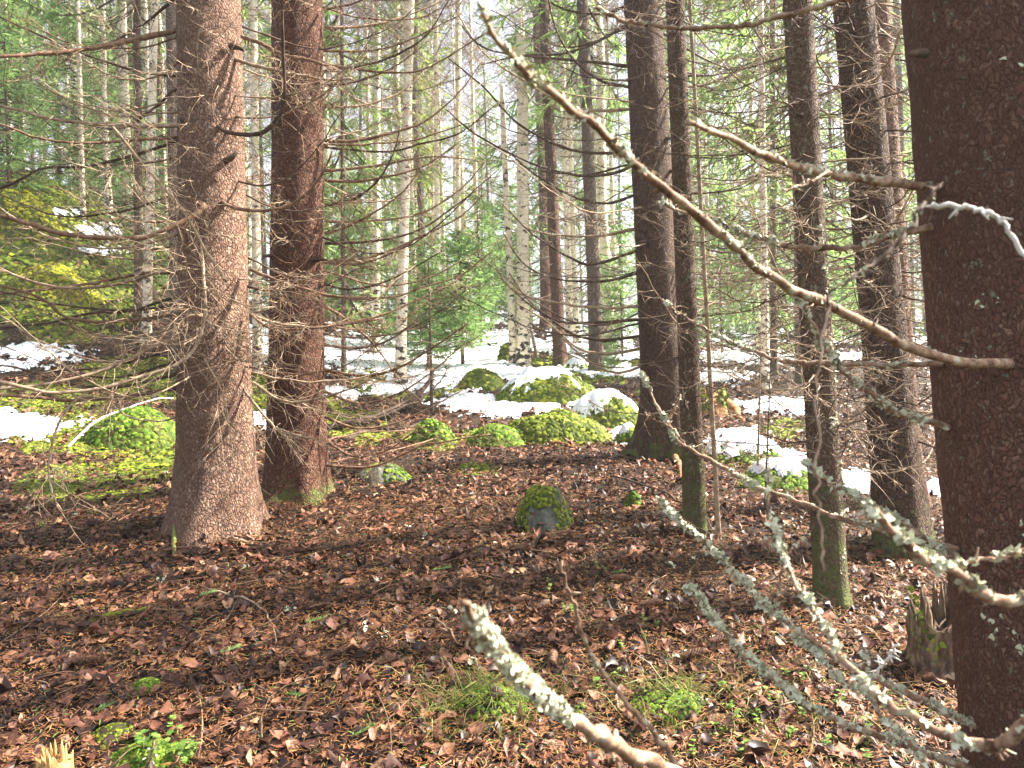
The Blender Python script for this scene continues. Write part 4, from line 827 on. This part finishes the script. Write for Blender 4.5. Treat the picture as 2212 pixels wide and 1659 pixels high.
def birch_crown(Ht, z0, Rm, nb, seed, tw=1.0):
    r_ = np.random.default_rng(seed); b = MB(); global rng; sv = rng; rng = r_
    for k in range(nb):
        z = z0 + (Ht - z0) * r_.random() ** 1.1; az = r_.random() * 2 * pi; L = Rm * (0.4 + 0.7 * r_.random()) * (1.1 - 0.6 * (z - z0) / (Ht - z0)); d = np.array([math.cos(az), math.sin(az), 0]); t = np.linspace(0, 1, 9)[:, None]
        P = np.array([0, 0, z]) + d * L * t ** 0.9 + np.array([0, 0, 1]) * L * (1.0 * t - 0.25 * t ** 3) + 0.04 * r_.normal(size=(9, 3)) * t
        b.tubes(P, np.linspace(0.016, 0.004, 9), 3); add_twigs(b, P, int(20 * tw), 0.9, 0.0045, 0.6, 3, curl=0.7)
    rng = sv; return b
CR = {}
def meshes(key, mb, m, sm=False):
    me = mb.mesh(key, sm); me.materials.append(M[m]); return me
for k, (Ht, z0, Rm, nb, seed, dead, dr) in enumerate([(15, 2.2, 1.9, 95, 31, 36, 0.7), (17, 4.5, 1.8, 85, 32, 60, 0.8), (13, 1.0, 1.7, 95, 33, 16, 0.6), (19, 6.5, 1.9, 75, 34, 70, 0.9)]):
    a, b = conifer_crown(Ht, z0, Rm, nb, seed, 0.036, (0.2, 0.5), 20, dead, dr)
    CR['tall%d' % k] = (meshes('crown', a, 'needles'), meshes('twigs', b, 'twig_dark'), Ht)
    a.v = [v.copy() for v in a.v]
    me = CR['tall%d' % k][0].copy(); me.materials.clear(); me.materials.append(M['needles_bright']); CR['bright%d' % k] = (me, CR['tall%d' % k][1], Ht)  # same crown again, in the needles coloured as if sunlit
for k, (Ht, Rm, seed) in enumerate([(4.2, 1.15, 41), (3.0, 0.95, 42), (1.9, 0.75, 43)]):
    a, b = conifer_crown(Ht, 0.25, Rm, int(40 + 14 * Ht), seed, 0.016, (0.10, 0.24), 30, 0, 0.35, True, 0.12)
    CR['young%d' % k] = (meshes('crown', a, 'needles_fine'), meshes('twigs', b, 'twig_dark'), Ht)
for k in range(3):
    CR['birch%d' % k] = (meshes('crown', birch_crown(14 + k, 4.5 + k, 1.7, 36, 51 + k), 'birch_twig'), None, 14 + k)
def crown(o, key, z=0, rot=None, s=1.0, lean=True):
    me, wd, Ht = CR[key]; rot = rng.random() * 6.28 if rot is None else rot
    for nm, mm in (('crown', me), ('dead_branches', wd)):
        if mm is None: continue
        c = bpy.data.objects.new(nm, mm); COL.objects.link(c); c.parent = o.e; c.rotation_euler = (0, 0, rot); c.scale = (s, s, s); c.location = (o.lean * 3 if lean else 0, 0, z)
        if nm == 'dead_branches': c['kind'] = 'stuff'

# ------------------------------------------------------------------ trees of the middle distance, each where it stands
mid = [
 ('birch_tree', 'leaning white birch with dark burls right of the dark red-brown spruce', 'birch', 886, 864, 832, 21, 'birch', 14, 'birch0'),
 ('birch_tree', 'white birch with a blackened forked base, just left of the leaning burled one', 'birch', 815, 811, 765, 17, 'birch2', 14, 'birch1'),
 ('birch_tree', 'pale birch stem glimpsed between the stout pinkish spruce and its dark neighbour', 'birch', 548, 556, 800, 17, 'birch2', 13, 'birch2'),
 ('birch_tree', 'bright birch behind the tangled twigs left of the speckled narrow trunk', 'birch', 334, 316, 750, 17, 'birch', 14, 'birch0'),
 ('spruce_tree', 'reddish straight spruce trunk right of the twin birch', 'spruce', 1174, 1210, 792, 25, 'bark_far_red', 16, 'tall3'),
 ('spruce_tree', 'smooth grey-brown spruce standing behind the two snow capped boulders', 'spruce', 1258, 1290, 806, 27, 'bark_far', 17, 'tall1'),
 ('birch_tree', 'birch standing in brown litter left of the slim lichen-dusted spruce', 'birch', 1642, 1655, 850, 15, 'birch', 13, 'birch1'),
 ('spruce_tree', 'short dark spruce trunk beside the birch in brown litter', 'spruce', 1668, 1672, 810, 12, 'bark_far', 12, 'tall2'),
 ('spruce_tree', 'thin dark spruce showing left of the lichen-dusted trunk near the snow strip', 'spruce', 1716, 1726, 828, 14, 'bark_far', 12, 'tall0'),
 ('spruce_tree', 'brown spruce trunk left of the bright birch behind the left twigs', 'spruce', 296, 300, 700, 17, 'bark_far', 15, 'tall1'),
 ('birch_tree', 'thin birch rising from the snow edge of the left bank', 'birch', 222, 232, 540, 9, 'birch', 12, 'birch1'),
 ('birch_tree', 'dark-footed thin birch at the crest of the left bank', 'birch', 168, 180, 480, 10, 'birch2', 12, 'birch0'),
 ('birch_tree', 'slim birch behind the leaning burled one, reddish flakes on it', 'birch', 941, 946, 735, 12, 'birch2', 14, 'birch1'),
 ('birch_tree', 'birch with a peeling reddish stem left of the top of the twin birch', 'birch', 988, 990, 730, 11, 'birch2', 14, 'birch2'),
 ('birch_tree', 'bright far birch between the reddish trunk and the grey-brown trunk', 'birch', 1222, 1246, 745, 11, 'birch', 15, 'birch0'),
 ('spruce_tree', 'thin grey trunk in the snow left of the leaning burled birch', 'spruce', 738, 743, 805, 9, 'bark_far', 10, 'tall2'),
]
OM = {}
for k, (nm, lb, ct, xt, xb, yb, wp, mt, h, cr) in enumerate(mid):
    o = tree(nm, lb, ct, xt, xb, yb, wp, mt, h=h, flare=0.35, fh=0.15, swell=0.15, sides=24, step=0.06, seed=k * 1.7, rough=0.05, r_taper=0.5)
    crown(o, cr)
    if ct == 'spruce': whorls(o, 0.5, 6.0, 16, 0.6, 1.5, 0.006, m=('twig', 'twig_dark'), tw=10, tl=0.4)
    else: whorls(o, 1.5, 6.0, 6, 0.5, 1.0, 0.005, m=('birch_twig',), tw=8, tl=0.4)
# twin birch with snapped top
o = tree('birch_tree', 'twin birch with one snapped top, black scars and a dark base behind the domed boulder', 'birch', 1128, 1130, 790, 25, 'birch', h=5, flare=0.3, swell=0.2, sides=36, step=0.04, seed=3, rough=0.05, r_taper=0.85, yt=72, broken=True)
mb = trunk_mesh(o.r0 * 0.62, o.r0 * 0.4, 4.6, 0.3, 0.15, 0.2, (-0.012, 0), None, 24, 4, 0.05, 5, 0.05); mb.v = [v + np.array([-0.15, 0.05, 0]) for v in mb.v]
b = obj('trunk', mb, M['birch2'], o.e); b['label'] = 'thinner darker left stem'
whorls(o, 1.0, 4.0, 7, 0.5, 1.0, 0.005, m=('birch_twig',), tw=8, tl=0.4)

# thin upright saplings in the middle
def sapling(label, xt, yt, xb, yb, wpx, m='twig', nb=10, L=0.35, group=None, tw=4):
    o = tree('sapling', label, 'sapling', xt, xb, yb, wpx, m, yt=yt, h=0.5, flare=0.1, swell=0.05, sides=8, step=0.05, r_taper=0.4, rough=0.03, ywid=(yt + yb) / 2, group=group)
    whorls(o, o.hv * 0.2, o.hv, nb, L * 0.4, L, 0.0022 * o.d / 6, m=(m,), tw=tw, tl=L * 0.35)
    return o
sapling('thin dark sapling stem standing beside the dark upturned root', 928, 660, 933, 892, 6, 'twig_dark', 14, 0.4)
sapling('thin stem rising from the moss bank between the pole and the lichen-dusted trunk', 1640, 880, 1636, 1045, 5, 'twig', 8, 0.3)
sapling('crooked pale stem leaning out beside the twin birch', 1132, 640, 1160, 772, 6, 'birch_twig', 4, 0.5)
sapling('slight bare sapling in the litter behind the mottled trunk', 1660, 905, 1652, 1105, 4, 'twig_dark', 6, 0.25)

# young spruces with soft green boughs
def young(label, px, py, key, s, group=None):
    B = G(px, py); o = Tree(); o.lean = 0; o.B = B
    o.e = thing('young_spruce', label, 'young spruce', B, group); Ht = CR[key][2]
    mb = MB(); t = np.linspace(0, 1, 10)[:, None]; mb.tubes(np.array([0, 0, -0.1]) + np.array([0, 0, 1]) * t * (Ht + 0.1) * s, np.linspace(0.030, 0.004, 10) * s ** 0.8, 7)
    obj('trunk', mb, M['twig_dark'], o.e)
    me, wd, _ = CR[key]; rot = rng.random() * 6.28
    for nm, mm in (('crown', me), ('dead_branches', wd)):
        c = bpy.data.objects.new(nm, mm); COL.objects.link(c); c.parent = o.e; c.rotation_euler = (0, 0, rot); c.scale = (s, s, s)
        if nm == 'dead_branches': c['kind'] = 'stuff'
    return o
young('soft green young spruce in the snow left of the twin birch', 1000, 792, 'young2', 1.15)
young('small young spruce leaning over the snow beside the larger soft green one', 925, 800, 'young2', 0.85)
young('taller young spruce behind the soft green one, against the birch stems', 1040, 745, 'young1', 1.0)
young('young spruce with thin boughs left of the soft green one, behind the burled birch', 880, 755, 'young1', 0.95)
young('low green spruce shoot at the foot of the grey-brown trunk', 1320, 812, 'young2', 0.22)
young('young spruce low in the shade right of the grey-brown trunk', 1345, 775, 'young1', 0.8)
young('young spruce behind the tangled twigs on the left bank', 330, 650, 'young0', 0.8)
young('young spruce on the crest at the far left edge', 20, 430, 'young0', 1.0)
young('young spruce behind the moss bank left of the lichen-dusted trunk', 1560, 765, 'young1', 1.1)
young('young spruce right of the birch in brown litter', 1745, 775, 'young1', 1.2)

# the stand behind: trees too alike to tell apart, each one built and placed for itself
trunk_far = {}
for k in range(3):
    for nm, mt in (('spruce', 'bark_far'), ('birch', 'birch')):
        bx = np.array([0, 3, 6, 10, 18]); by = np.array([0, 0.05, -0.06, 0.1, 0.0]) * (k - 1)
        me = trunk_mesh(0.10, 0.04, 15, 0.35, 0.15, 0.15, ((k - 1) * 0.012, 0), (bx, by), 12, 12, 0.4, k, 0.06).mesh('trunk'); me.materials.append(M[mt if k else ('birch2' if nm == 'birch' else 'bark_far_red')]); trunk_far[nm, k] = me
def far_tree(kind, x, y, key, s, group, label):
    B = np.array([x, y, float(H(np.array([x]), np.array([y]))[0]) - 0.05])
    e = thing(kind + '_tree' if kind != 'young_spruce' else kind, label, 'birch' if kind == 'birch' else ('spruce' if kind == 'spruce' else 'young spruce'), B, group)
    rot = rng.random() * 6.28; e.rotation_euler = (0, 0, rot); e.scale = (s, s, s)
    k = int(rng.integers(0, 3))
    if kind in ('birch', 'spruce'):
        t = bpy.data.objects.new('trunk', trunk_far[kind, k]); COL.objects.link(t); t.parent = e; q = 0.55 + 0.6 * rng.random(); t.scale = (q, q, 1)
    me, wd, _ = CR[key]
    c = bpy.data.objects.new('crown', me); COL.objects.link(c); c.parent = e
    if wd is not None: c = bpy.data.objects.new('dead_branches', wd); COL.objects.link(c); c.parent = e; c['kind'] = 'stuff'
taken = []
def place(n, d0, d1, f, mind, xspan=0.80):
    c = 0; tries = 0
    while c < n and tries < 6000:
        tries += 1; y = math.sqrt(d0 ** 2 + rng.random() * (d1 ** 2 - d0 ** 2)); u = (rng.random() * 2 - 1) * xspan; x = u * y
        if any((x - a) ** 2 + (y - b) ** 2 < mind ** 2 for a, b in taken): continue
        if f(x, y): taken.append((x, y)); c += 1
gapf = lambda x, y: math.exp(-((x / y + 0.02) / 0.05) ** 2) 
def pl_birch(x, y):
    if x / y > 0.25 and rng.random() < 0.6: return False
    far_tree('birch', x, y, 'birch%d' % rng.integers(0, 3), 0.85 + 0.4 * rng.random(), 'birches in the stand behind', 'slender pale birch among the many in the stand behind the snow'); return True
def pl_spruce(x, y):
    if rng.random() < 0.5 * gapf(x, y): return False
    br = rng.random() < (0.45 if abs(x / y + 0.04) < 0.25 else 0.2) or (x / y < -0.5 and rng.random() < 0.3)
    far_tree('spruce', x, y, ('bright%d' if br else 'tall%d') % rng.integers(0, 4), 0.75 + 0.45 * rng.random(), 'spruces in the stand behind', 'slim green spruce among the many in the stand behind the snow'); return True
def pl_young(x, y):
    far_tree('young_spruce', x, y, 'young%d' % rng.integers(0, 2), 0.8 + 0.9 * rng.random(), 'young spruces under the stand', 'young green spruce in the undergrowth far behind the snow'); return True
place(110, 15, 42, pl_birch, 0.8); place(66, 17, 46, pl_spruce, 1.1); place(34, 15, 36, pl_young, 0.9)
#PART4
# ------------------------------------------------------------------ stumps, roots, sticks
def stump(label, px, base, wpx, hpx, m, moss=True, seed=1, name='stump', mossmat='moss', cat='stump', shards=10, mossn=500, depth=None, sz=0.012):
    B = G(px, base) if depth is None else W(px, base, depth); d = B[1]; r = wpx / 2 / F * d; h = hpx / F * d; e = thing(name, label, cat, B)
    n = 40; zs = np.linspace(-0.1, 1, 22); A = np.arange(n) * 2 * pi / n; Z, AA = np.meshgrid(zs, A, indexing='ij')
    top = h * (0.72 + 0.5 * vn(np.cos(AA) * 2 + seed, np.sin(AA) * 2, seed) + 0.15 * vn(AA * 6, AA * 0, seed))
    rr = r * (1 + 0.35 * np.exp(-np.maximum(Z, 0) * 5) + 0.22 * vn(AA * 3, Z * 3, seed) + 0.10 * vn(AA * 12, Z * 2, seed))
    V = np.stack([rr * np.cos(AA), rr * np.sin(AA), Z * top], -1).reshape(-1, 3); mb = MB(); i, j = np.meshgrid(np.arange(21), np.arange(n), indexing='ij'); jn = (j + 1) % n
    V = np.concatenate([V, [[0, 0, h * 0.45]]]); k = 21 * n
    mb.add(V, np.stack([i * n + j, i * n + jn, (i + 1) * n + jn, (i + 1) * n + j], -1).reshape(-1, 4), [[k + q, k + (q + 1) % n, 22 * n] for q in range(n)])
    obj('stump_wood', mb, M[m], e)
    mb = MB()
    for q in range(shards):
        a = rng.random() * 6.28; p = np.array([math.cos(a), math.sin(a), 0]) * r * (0.5 + 0.5 * rng.random()); hh = h * (0.7 + 0.5 * rng.random()); P = np.array([p + [0, 0, h * 0.2], p * 1.05 + [0, 0, hh * 0.8], p * 1.15 + [0, 0, hh]]) ; mb.tubes(P, np.array([r * 0.16, r * 0.10, r * 0.02]), 5)
    if shards: 
        sh = obj('splinters', mb, M[m], e); sh['kind'] = 'stuff'
    if moss:
        mb = MB(); a = rng.random(mossn) * 6.28; z = rng.random(mossn) ** 0.6 * h * 0.95; o_ = np.stack([np.cos(a), np.sin(a), 0.4 + 0 * a], -1); ok = vn(a * 1.5, z / h * 3, 5) > -0.05
        mb.fans((np.stack([np.cos(a) * r * 1.05, np.sin(a) * r * 1.05, z], -1))[ok], o_[ok] + 0.4 * rng.normal(size=(ok.sum(), 3)), sz * (0.6 + 0.8 * rng.random(ok.sum())), 6, 0.5, 0.5)
        obj('moss', mb, M[mossmat], e)
    return e
stump('mossy old stump with orange crumbling wood, between the mottled and lichen-dusted trunks', 1540, 898, 54, 58, 'wood_orange', seed=3, mossn=700, sz=0.03)
stump('dark crumbling stump tucked against the nearest trunk, low on the right', 2032, 1440, 120, 165, 'wood_rot', seed=5, mossn=260, sz=0.008, shards=16)
stump('splintered yellow wood stub at the bottom left corner', 118, 1690, 66, 72, 'wood_yellow', seed=7, moss=False, shards=22)
def lump(name, label, cat, px0, px1, top, base, m, hs=1.0):
    pass
# broken orange root plates
def root(label, pts, dz, r0, r1, m, name='root', cat='root', n=20, li=0, tw=0, knob=0.12, d=None, wig=0.02, group=None, sides=9):
    P = []
    for i, (px, py, up) in enumerate(pts):
        g = G(px, py) if d is None else W(px, py, d)
        P.append(g + np.array([0, 0, up]))
    P = wiggle(smooth(np.array(P), n), wig, pts[0][0]); B = P[0].copy(); mb = MB(); mb.tubes(P, np.linspace(r0, r1, n) * (1 + knob * rng.normal(size=n)), sides)
    if tw: add_twigs(mb, P, tw, 0.25, r1 * 0.6, 0.1, 2)
    mb.v = [v - B for v in mb.v]; o = obj(name, mb, M[m], None, [float(c) for c in B]); tag(o, label, cat, group); return o
root('orange broken root wood sloping off the mossy old stump', [(1562, 872, .02), (1585, 888, .03), (1605, 912, 0)], 0, .07, .02, 'wood_orange')
root('splintered reddish root at the right foot of the dark buttressed spruce', [(1450, 975, .03), (1462, 1000, .03), (1478, 1045, 0)], 0, .035, .012, 'wood_orange')
root('thick dark upturned root ending in a jagged snag left of the snow patch', [(700, 930, .02), (790, 925, .08), (860, 905, .12), (905, 880, .16), (930, 850, .18), (937, 832, .2)], 0, .045, .022, 'dark_root', tw=10)
root('thin dark curved root reaching up right of the jagged snag', [(905, 885, .1), (935, 865, .14), (960, 845, .2), (972, 825, .24)], 0, .016, .006, 'dark_root', tw=4)
root('low dark limb lying in the brash under the snag', [(740, 955, .02), (800, 935, .03), (880, 930, .03), (940, 905, .02)], 0, .03, .014, 'dark_root', tw=14)
root('dark log end in the brash pile left of the sapling stem', [(835, 900, .02), (870, 885, .05), (915, 862, .06)], 0, .05, .03, 'dark_root', tw=8)
for k_, (pts, lb) in enumerate([
  ([(560, 935, .1), (640, 915, .2), (760, 900, .2), (860, 870, .12)], 'long bare twig arching over the brash pile, its left end behind the red-brown spruce'),
  ([(700, 965, .05), (780, 955, .08), (860, 945, .06), (960, 925, .02)], 'bare twig lying along the front of the brash pile'),
  ([(840, 1110, .01), (760, 1010, .1)], None)][:2]):
    root(lb, pts, 0, .008, .004, 'twig_red', name='fallen_branch', cat='branch', tw=16)
root('pale bent birch stick propped over the hollowed moss mound', [(147, 971, .02), (205, 933, .08), (273, 912, .12), (342, 899, .16), (375, 893, .14)], 0, .009, .007, 'twig_pale', name='stick', cat='stick', wig=.01)
root('green algae covered stick standing upright before the stout trunk', [(375, 1208, -.02), (378, 1165, .055), (380, 1150, .12), (379, 1140, .17)], 0, .010, .007, 'moss_stick' if 0 else 'grass', name='stick', cat='stick', wig=.004)
root('short barkless piece of wood at the foot of the stout trunk', [(452, 1161, .02), (500, 1172, .02), (545, 1182, .015)], 0, .010, .006, 'twig', name='stick', cat='stick', wig=.01)
root('thin twig leaning on the right foot of the stout trunk', [(515, 1125, .06), (530, 1150, .05), (552, 1178, .01)], 0, .006, .003, 'twig', name='stick', cat='stick', wig=.01)
root('long thin curved stick lying right of the angular rock', [(1285, 1025, .02), (1400, 1065, .04), (1500, 1110, .03), (1570, 1120, .02)], 0, .007, .003, 'twig_dark', name='stick', cat='stick', tw=4)
root('long thin stick lying across the litter towards the flat small rock', [(700, 1010, .03), (860, 985, .05), (970, 955, .06), (1010, 945, .02)], 0, .007, .003, 'twig_red', name='stick', cat='stick', tw=8)
root('reddish chip of wood lying before the long low boulder', [(1188, 960, .02), (1215, 966, .03), (1242, 974, .02)], 0, .016, .008, 'wood_orange', name='stick', cat='stick')
root('dark slim twig in the bottom left litter', [(0, 1578, .02), (50, 1576, .03), (118, 1577, .02)], 0, .0035, .002, 'twig_dark', name='stick', cat='stick')
root('dark damp twig lying below the lichen tipped litter, bottom left', [(390, 1395, .02), (470, 1440, .03), (560, 1500, .02), (640, 1530, .02)], 0, .0035, .002, 'twig_dark', name='stick', cat='stick', tw=3)
root('twig with lichen curving under the hollow in the litter', [(450, 1290, .02), (530, 1310, .03), (580, 1345, .02), (600, 1400, .01)], 0, .004, .002, 'twig', name='stick', cat='stick', tw=3)
root('thin pale twig slanting beside the near green cushion', [(925, 1340, .02), (960, 1370, .03), (1000, 1420, .02), (1030, 1452, .01)], 0, .0035, .002, 'twig', name='stick', cat='stick', tw=2)
root('dark stick half buried near the left edge', [(195, 1350, .01), (240, 1338, .02), (320, 1322, .01)], 0, .010, .006, 'moss', name='stick', cat='stick')

# ------------------------------------------------------------------ cones, sprigs, seedlings
def cone_mesh():
    mb = MB(); L = 0.115; n = 13; k = 9
    zs = np.linspace(0, 1, 14); r = 0.017 * np.sin(pi * (0.12 + 0.80 * zs)) ** 0.7
    mb.tubes(np.stack([0 * zs, 0 * zs, zs * L], 1), r * 0.8, 10)
    for i in range(24):
        f = (i + 0.5) / 24; rad = 0.0165 * math.sin(pi * (0.12 + 0.80 * f)) ** 0.7
        for j in range(k):
            a = (j + 0.5 * (i % 2)) * 2 * pi / k + i * 0.12; u = np.array([math.cos(a), math.sin(a), 0]); t = np.array([-u[1], u[0], 0]); z = np.array([0, 0, f * L])
            w_ = 0.0062
            V = np.array([z + u * rad * 0.75 - t * w_ * .7, z + u * rad * 0.75 + t * w_ * .7, z + u * (rad * 1.16) + t * w_ * .75 + [0, 0, .007], z + u * (rad * 1.16) - t * w_ * .75 + [0, 0, .007], z + u * (rad * 1.22) + [0, 0, .0115]])
            mb.add(V, [[0, 1, 2, 3]], [[3, 2, 4]])
    return mb
cm = cone_mesh().mesh('cone', False); cm.materials.append(M['cone'])
CONES = [(190, 1447, 3, 1.0, 'long brown cone lying alone in the needles at lower left'), (1085, 1418, 5, .8, 'cone beside the tip of the furred lichen branch'), (1130, 1312, 20, .75, 'cone above the reddish leaf in the central litter'), (1225, 1165, 10, .8, 'cone lying below the angular grey rock'),
         (1020, 1272, -30, .8, 'leftmost of the cones scattered in the central litter'), (1175, 1322, 60, .8, 'cone just right of the central pair, open scaled'), (1345, 1265, -10, .8, 'cone left of the mottled trunk shadow, in open litter'), (1410, 1320, 15, .8, 'cone at the right end of the central scatter'),
         (1195, 1438, 85, .85, 'cone standing on end beside the thin foreground twig'), (1322, 1412, 70, .7, 'small dark cone near the near green cushion'), (1560, 1400, 25, .85, 'cone under the lichen covered foreground twigs'), (1150, 943, 5, .8, 'tiny far cone on the long low boulder foot'), (1162, 1045, 15, .8, 'cone lying just above the angular rock'), (855, 1055, 0, .7, 'cone by the small flat rock'), (1500, 1432, 25, .9, 'cone right above the near green cushion')]
from mathutils import Euler
for px, py, ang, s, lb in CONES:
    g = G(px, py); c = bpy.data.objects.new('spruce_cone', cm); COL.objects.link(c); s *= 0.9
    z = float(HD(g[0:1], g[1:2])[0]) + 0.032
    c.location = (g[0] - 0.05 * math.cos(R(ang)), g[1] - 0.05 * math.sin(R(ang)), z); c.rotation_euler = Euler((0, R(90), R(ang))); c.scale = (s, s, s); tag(c, lb, 'spruce cone', 'spruce cones on the litter')
def sprig(px, py, s, ang, label):
    g = G(px, py); mb = MB(); n = 60; t = rng.random(n); d = np.array([math.cos(ang), math.sin(ang), 0.12]); sv = np.array([-d[1], d[0], 0]); P0 = t[:, None] * d * s; up = rng.random(n) * 0.8
    D = norm(d * 0.7 + sv * np.where(rng.random(n) < .5, -1, 1)[:, None] * 0.8 + np.array([0, 0, 1]) * up[:, None]); mb.strips(P0, P0 + D * 0.016, np.full(n, .0022), norm(np.cross(D, rng.normal(size=(n, 3)))))
    mb.tubes(np.array([d * s * q for q in (0, .5, 1)]), np.array([.0015, .0012, .0008]), 4)
    o = obj('spruce_sprig', mb, M['needles_fine'], None, (g[0], g[1], float(HD(g[0:1], g[1:2])[0]) + .03)); tag(o, label, 'sprig', 'green spruce sprigs fallen on the litter')
for a in [(660, 1363, .07, .3, 'green spruce sprig in the litter left of centre, brightest of the sprigs'), (620, 1520, .06, -.6, 'green sprig in the lower left litter above the dark leaf'), (205, 1560, .05, 1.0, 'sprig left of the dark moss lump'), (475, 1430, .06, .5, 'sprig below the middle of the left litter'), (430, 1305, .06, .6, 'sprig near the hollow under the stout trunk'),
          (935, 1247, .07, 0, 'sprig in the upper central litter'), (760, 1615, .07, .8, 'sprig at the bottom, left of the grass tussock'), (1320, 1255, .06, .2, 'sprig left of the cone in open litter'), (560, 1025, .0, 0, '')][:8]:
    sprig(*a)
# small upright fir-like seedlings and leafy herbs
def herb(px, py, n, sp, label, s=0.011, name='bilberry_sprig', cat='seedling', h=0.05, group='small green leafy shoots'):
    g = G(px, py); e = thing(name, label, cat, (g[0], g[1], float(HD(g[0:1], g[1:2])[0])), group); ml = MB(); ms = MB()
    for k in range(n):
        b = np.array([rng.normal() * sp, rng.normal() * sp, 0.0]); hh = h * (0.6 + 0.8 * rng.random()); tp = b + np.array([rng.normal() * .3 * hh, rng.normal() * .3 * hh, hh + 0.02]); ms.tubes(np.array([b, (b + tp) / 2 + rng.normal(size=3) * .003, tp]), np.array([.001, .0008, .0006]), 4)
        m_ = 6; t = 0.35 + 0.65 * rng.random(m_); c = b + (tp - b) * t[:, None]; a = rng.random(m_) * 6.28; D = np.stack([np.cos(a), np.sin(a), 0.25 + 0 * a], -1); sd_ = np.stack([-np.sin(a), np.cos(a), 0 * a], -1)
        L = s * (0.8 + 0.6 * rng.random(m_)); ml.strips(c, c + D * L[:, None] * 1.5, L * 1.5, sd_, midv=np.array([0, 0, .002]))
    obj('stem', ms, M['grass'], e); obj('leaves', ml, M['herb'], e)
herb(330, 1652, 9, .04, 'row of bright round-leaved sprouts at the bottom edge, left', .010, h=.03)
herb(395, 1656, 7, .04, 'bright sprouts at the bottom edge right of the moss pad', .010, h=.03)
HB = [(1230, 1340), (1275, 1500), (1330, 1420), (1560, 1500), (1590, 1555), (1640, 1570), (1700, 1600), (1760, 1560), (1790, 1640), (1860, 1600), (1900, 1640), (1540, 1600), (1480, 1560), (1670, 1530), (1820, 1530), (2085, 1470), (1395, 1365), (1190, 1280), (1310, 1245), (1340, 1480), (1500, 1640), (1600, 1640), (1950, 1560), (1720, 1480), (1260, 1560), (95, 940), (160, 1000), (240, 1010), (60, 1080), (200, 1120), (300, 1090), (90, 1150)]
for px, py in HB: herb(px, py, 2, .015, 'tiny green leafy shoot poking up through the litter, one of many', .0075, h=.03)
n = 900; mbg = MB()
for (px, py, q, sx) in ((1060, 1520, 380, .13), (1440, 1520, 160, .10), (980, 1560, 120, .08), (1560, 1560, 200, .25), (1750, 1500, 160, .3)):
    g = G(px, py); x = g[0] + rng.normal(size=q) * sx; y = g[1] + rng.normal(size=q) * sx * .6; z = HD(x, y); L = .04 + .10 * rng.random(q); D = norm(rng.normal(size=(q, 3)) * np.array([1, 1, .25]) + np.array([0, -.4, .45])); p = np.stack([x, y, z], -1)
    mbg.strips(p, p + D * L[:, None], np.full(q, .0022), norm(np.cross(D, rng.normal(size=(q, 3)))), midv=np.array([0, 0, .02]))
tag(obj('grass', mbg, M['grass']), 'wispy pale green grass drooping over the near moss tussocks', 'grass', kind='stuff')

# ------------------------------------------------------------------ the pale air under the trees
hz = bpy.data.materials.new('pale forest air'); hz.use_nodes = True; hn = hz.node_tree
for n_ in list(hn.nodes):
    if n_.type != 'OUTPUT_MATERIAL': hn.nodes.remove(n_)
pv = hn.nodes.new('ShaderNodeVolumePrincipled'); pv.inputs['Color'].default_value = (0.95, 0.97, 1.0, 1); pv.inputs['Density'].default_value = 0.0022; pv.inputs['Anisotropy'].default_value = 0.3
hn.links.new(pv.outputs[0], hn.nodes['Material Output'].inputs['Volume'])
mb = MB(); x0, x1, y0, y1, z0_, z1_ = -112.0, 112.0, -31.0, 140.0, -8.0, 34.0
mb.add([[x0, y0, z0_], [x1, y0, z0_], [x1, y1, z0_], [x0, y1, z0_], [x0, y0, z1_], [x1, y0, z1_], [x1, y1, z1_], [x0, y1, z1_]], [[0, 3, 2, 1], [4, 5, 6, 7], [0, 1, 5, 4], [1, 2, 6, 5], [2, 3, 7, 6], [3, 0, 4, 7]])
hb = obj('haze', mb, hz); hb.data.shade_flat(); tag(hb, 'thin pale haze hanging among the trees', 'haze', kind='stuff')
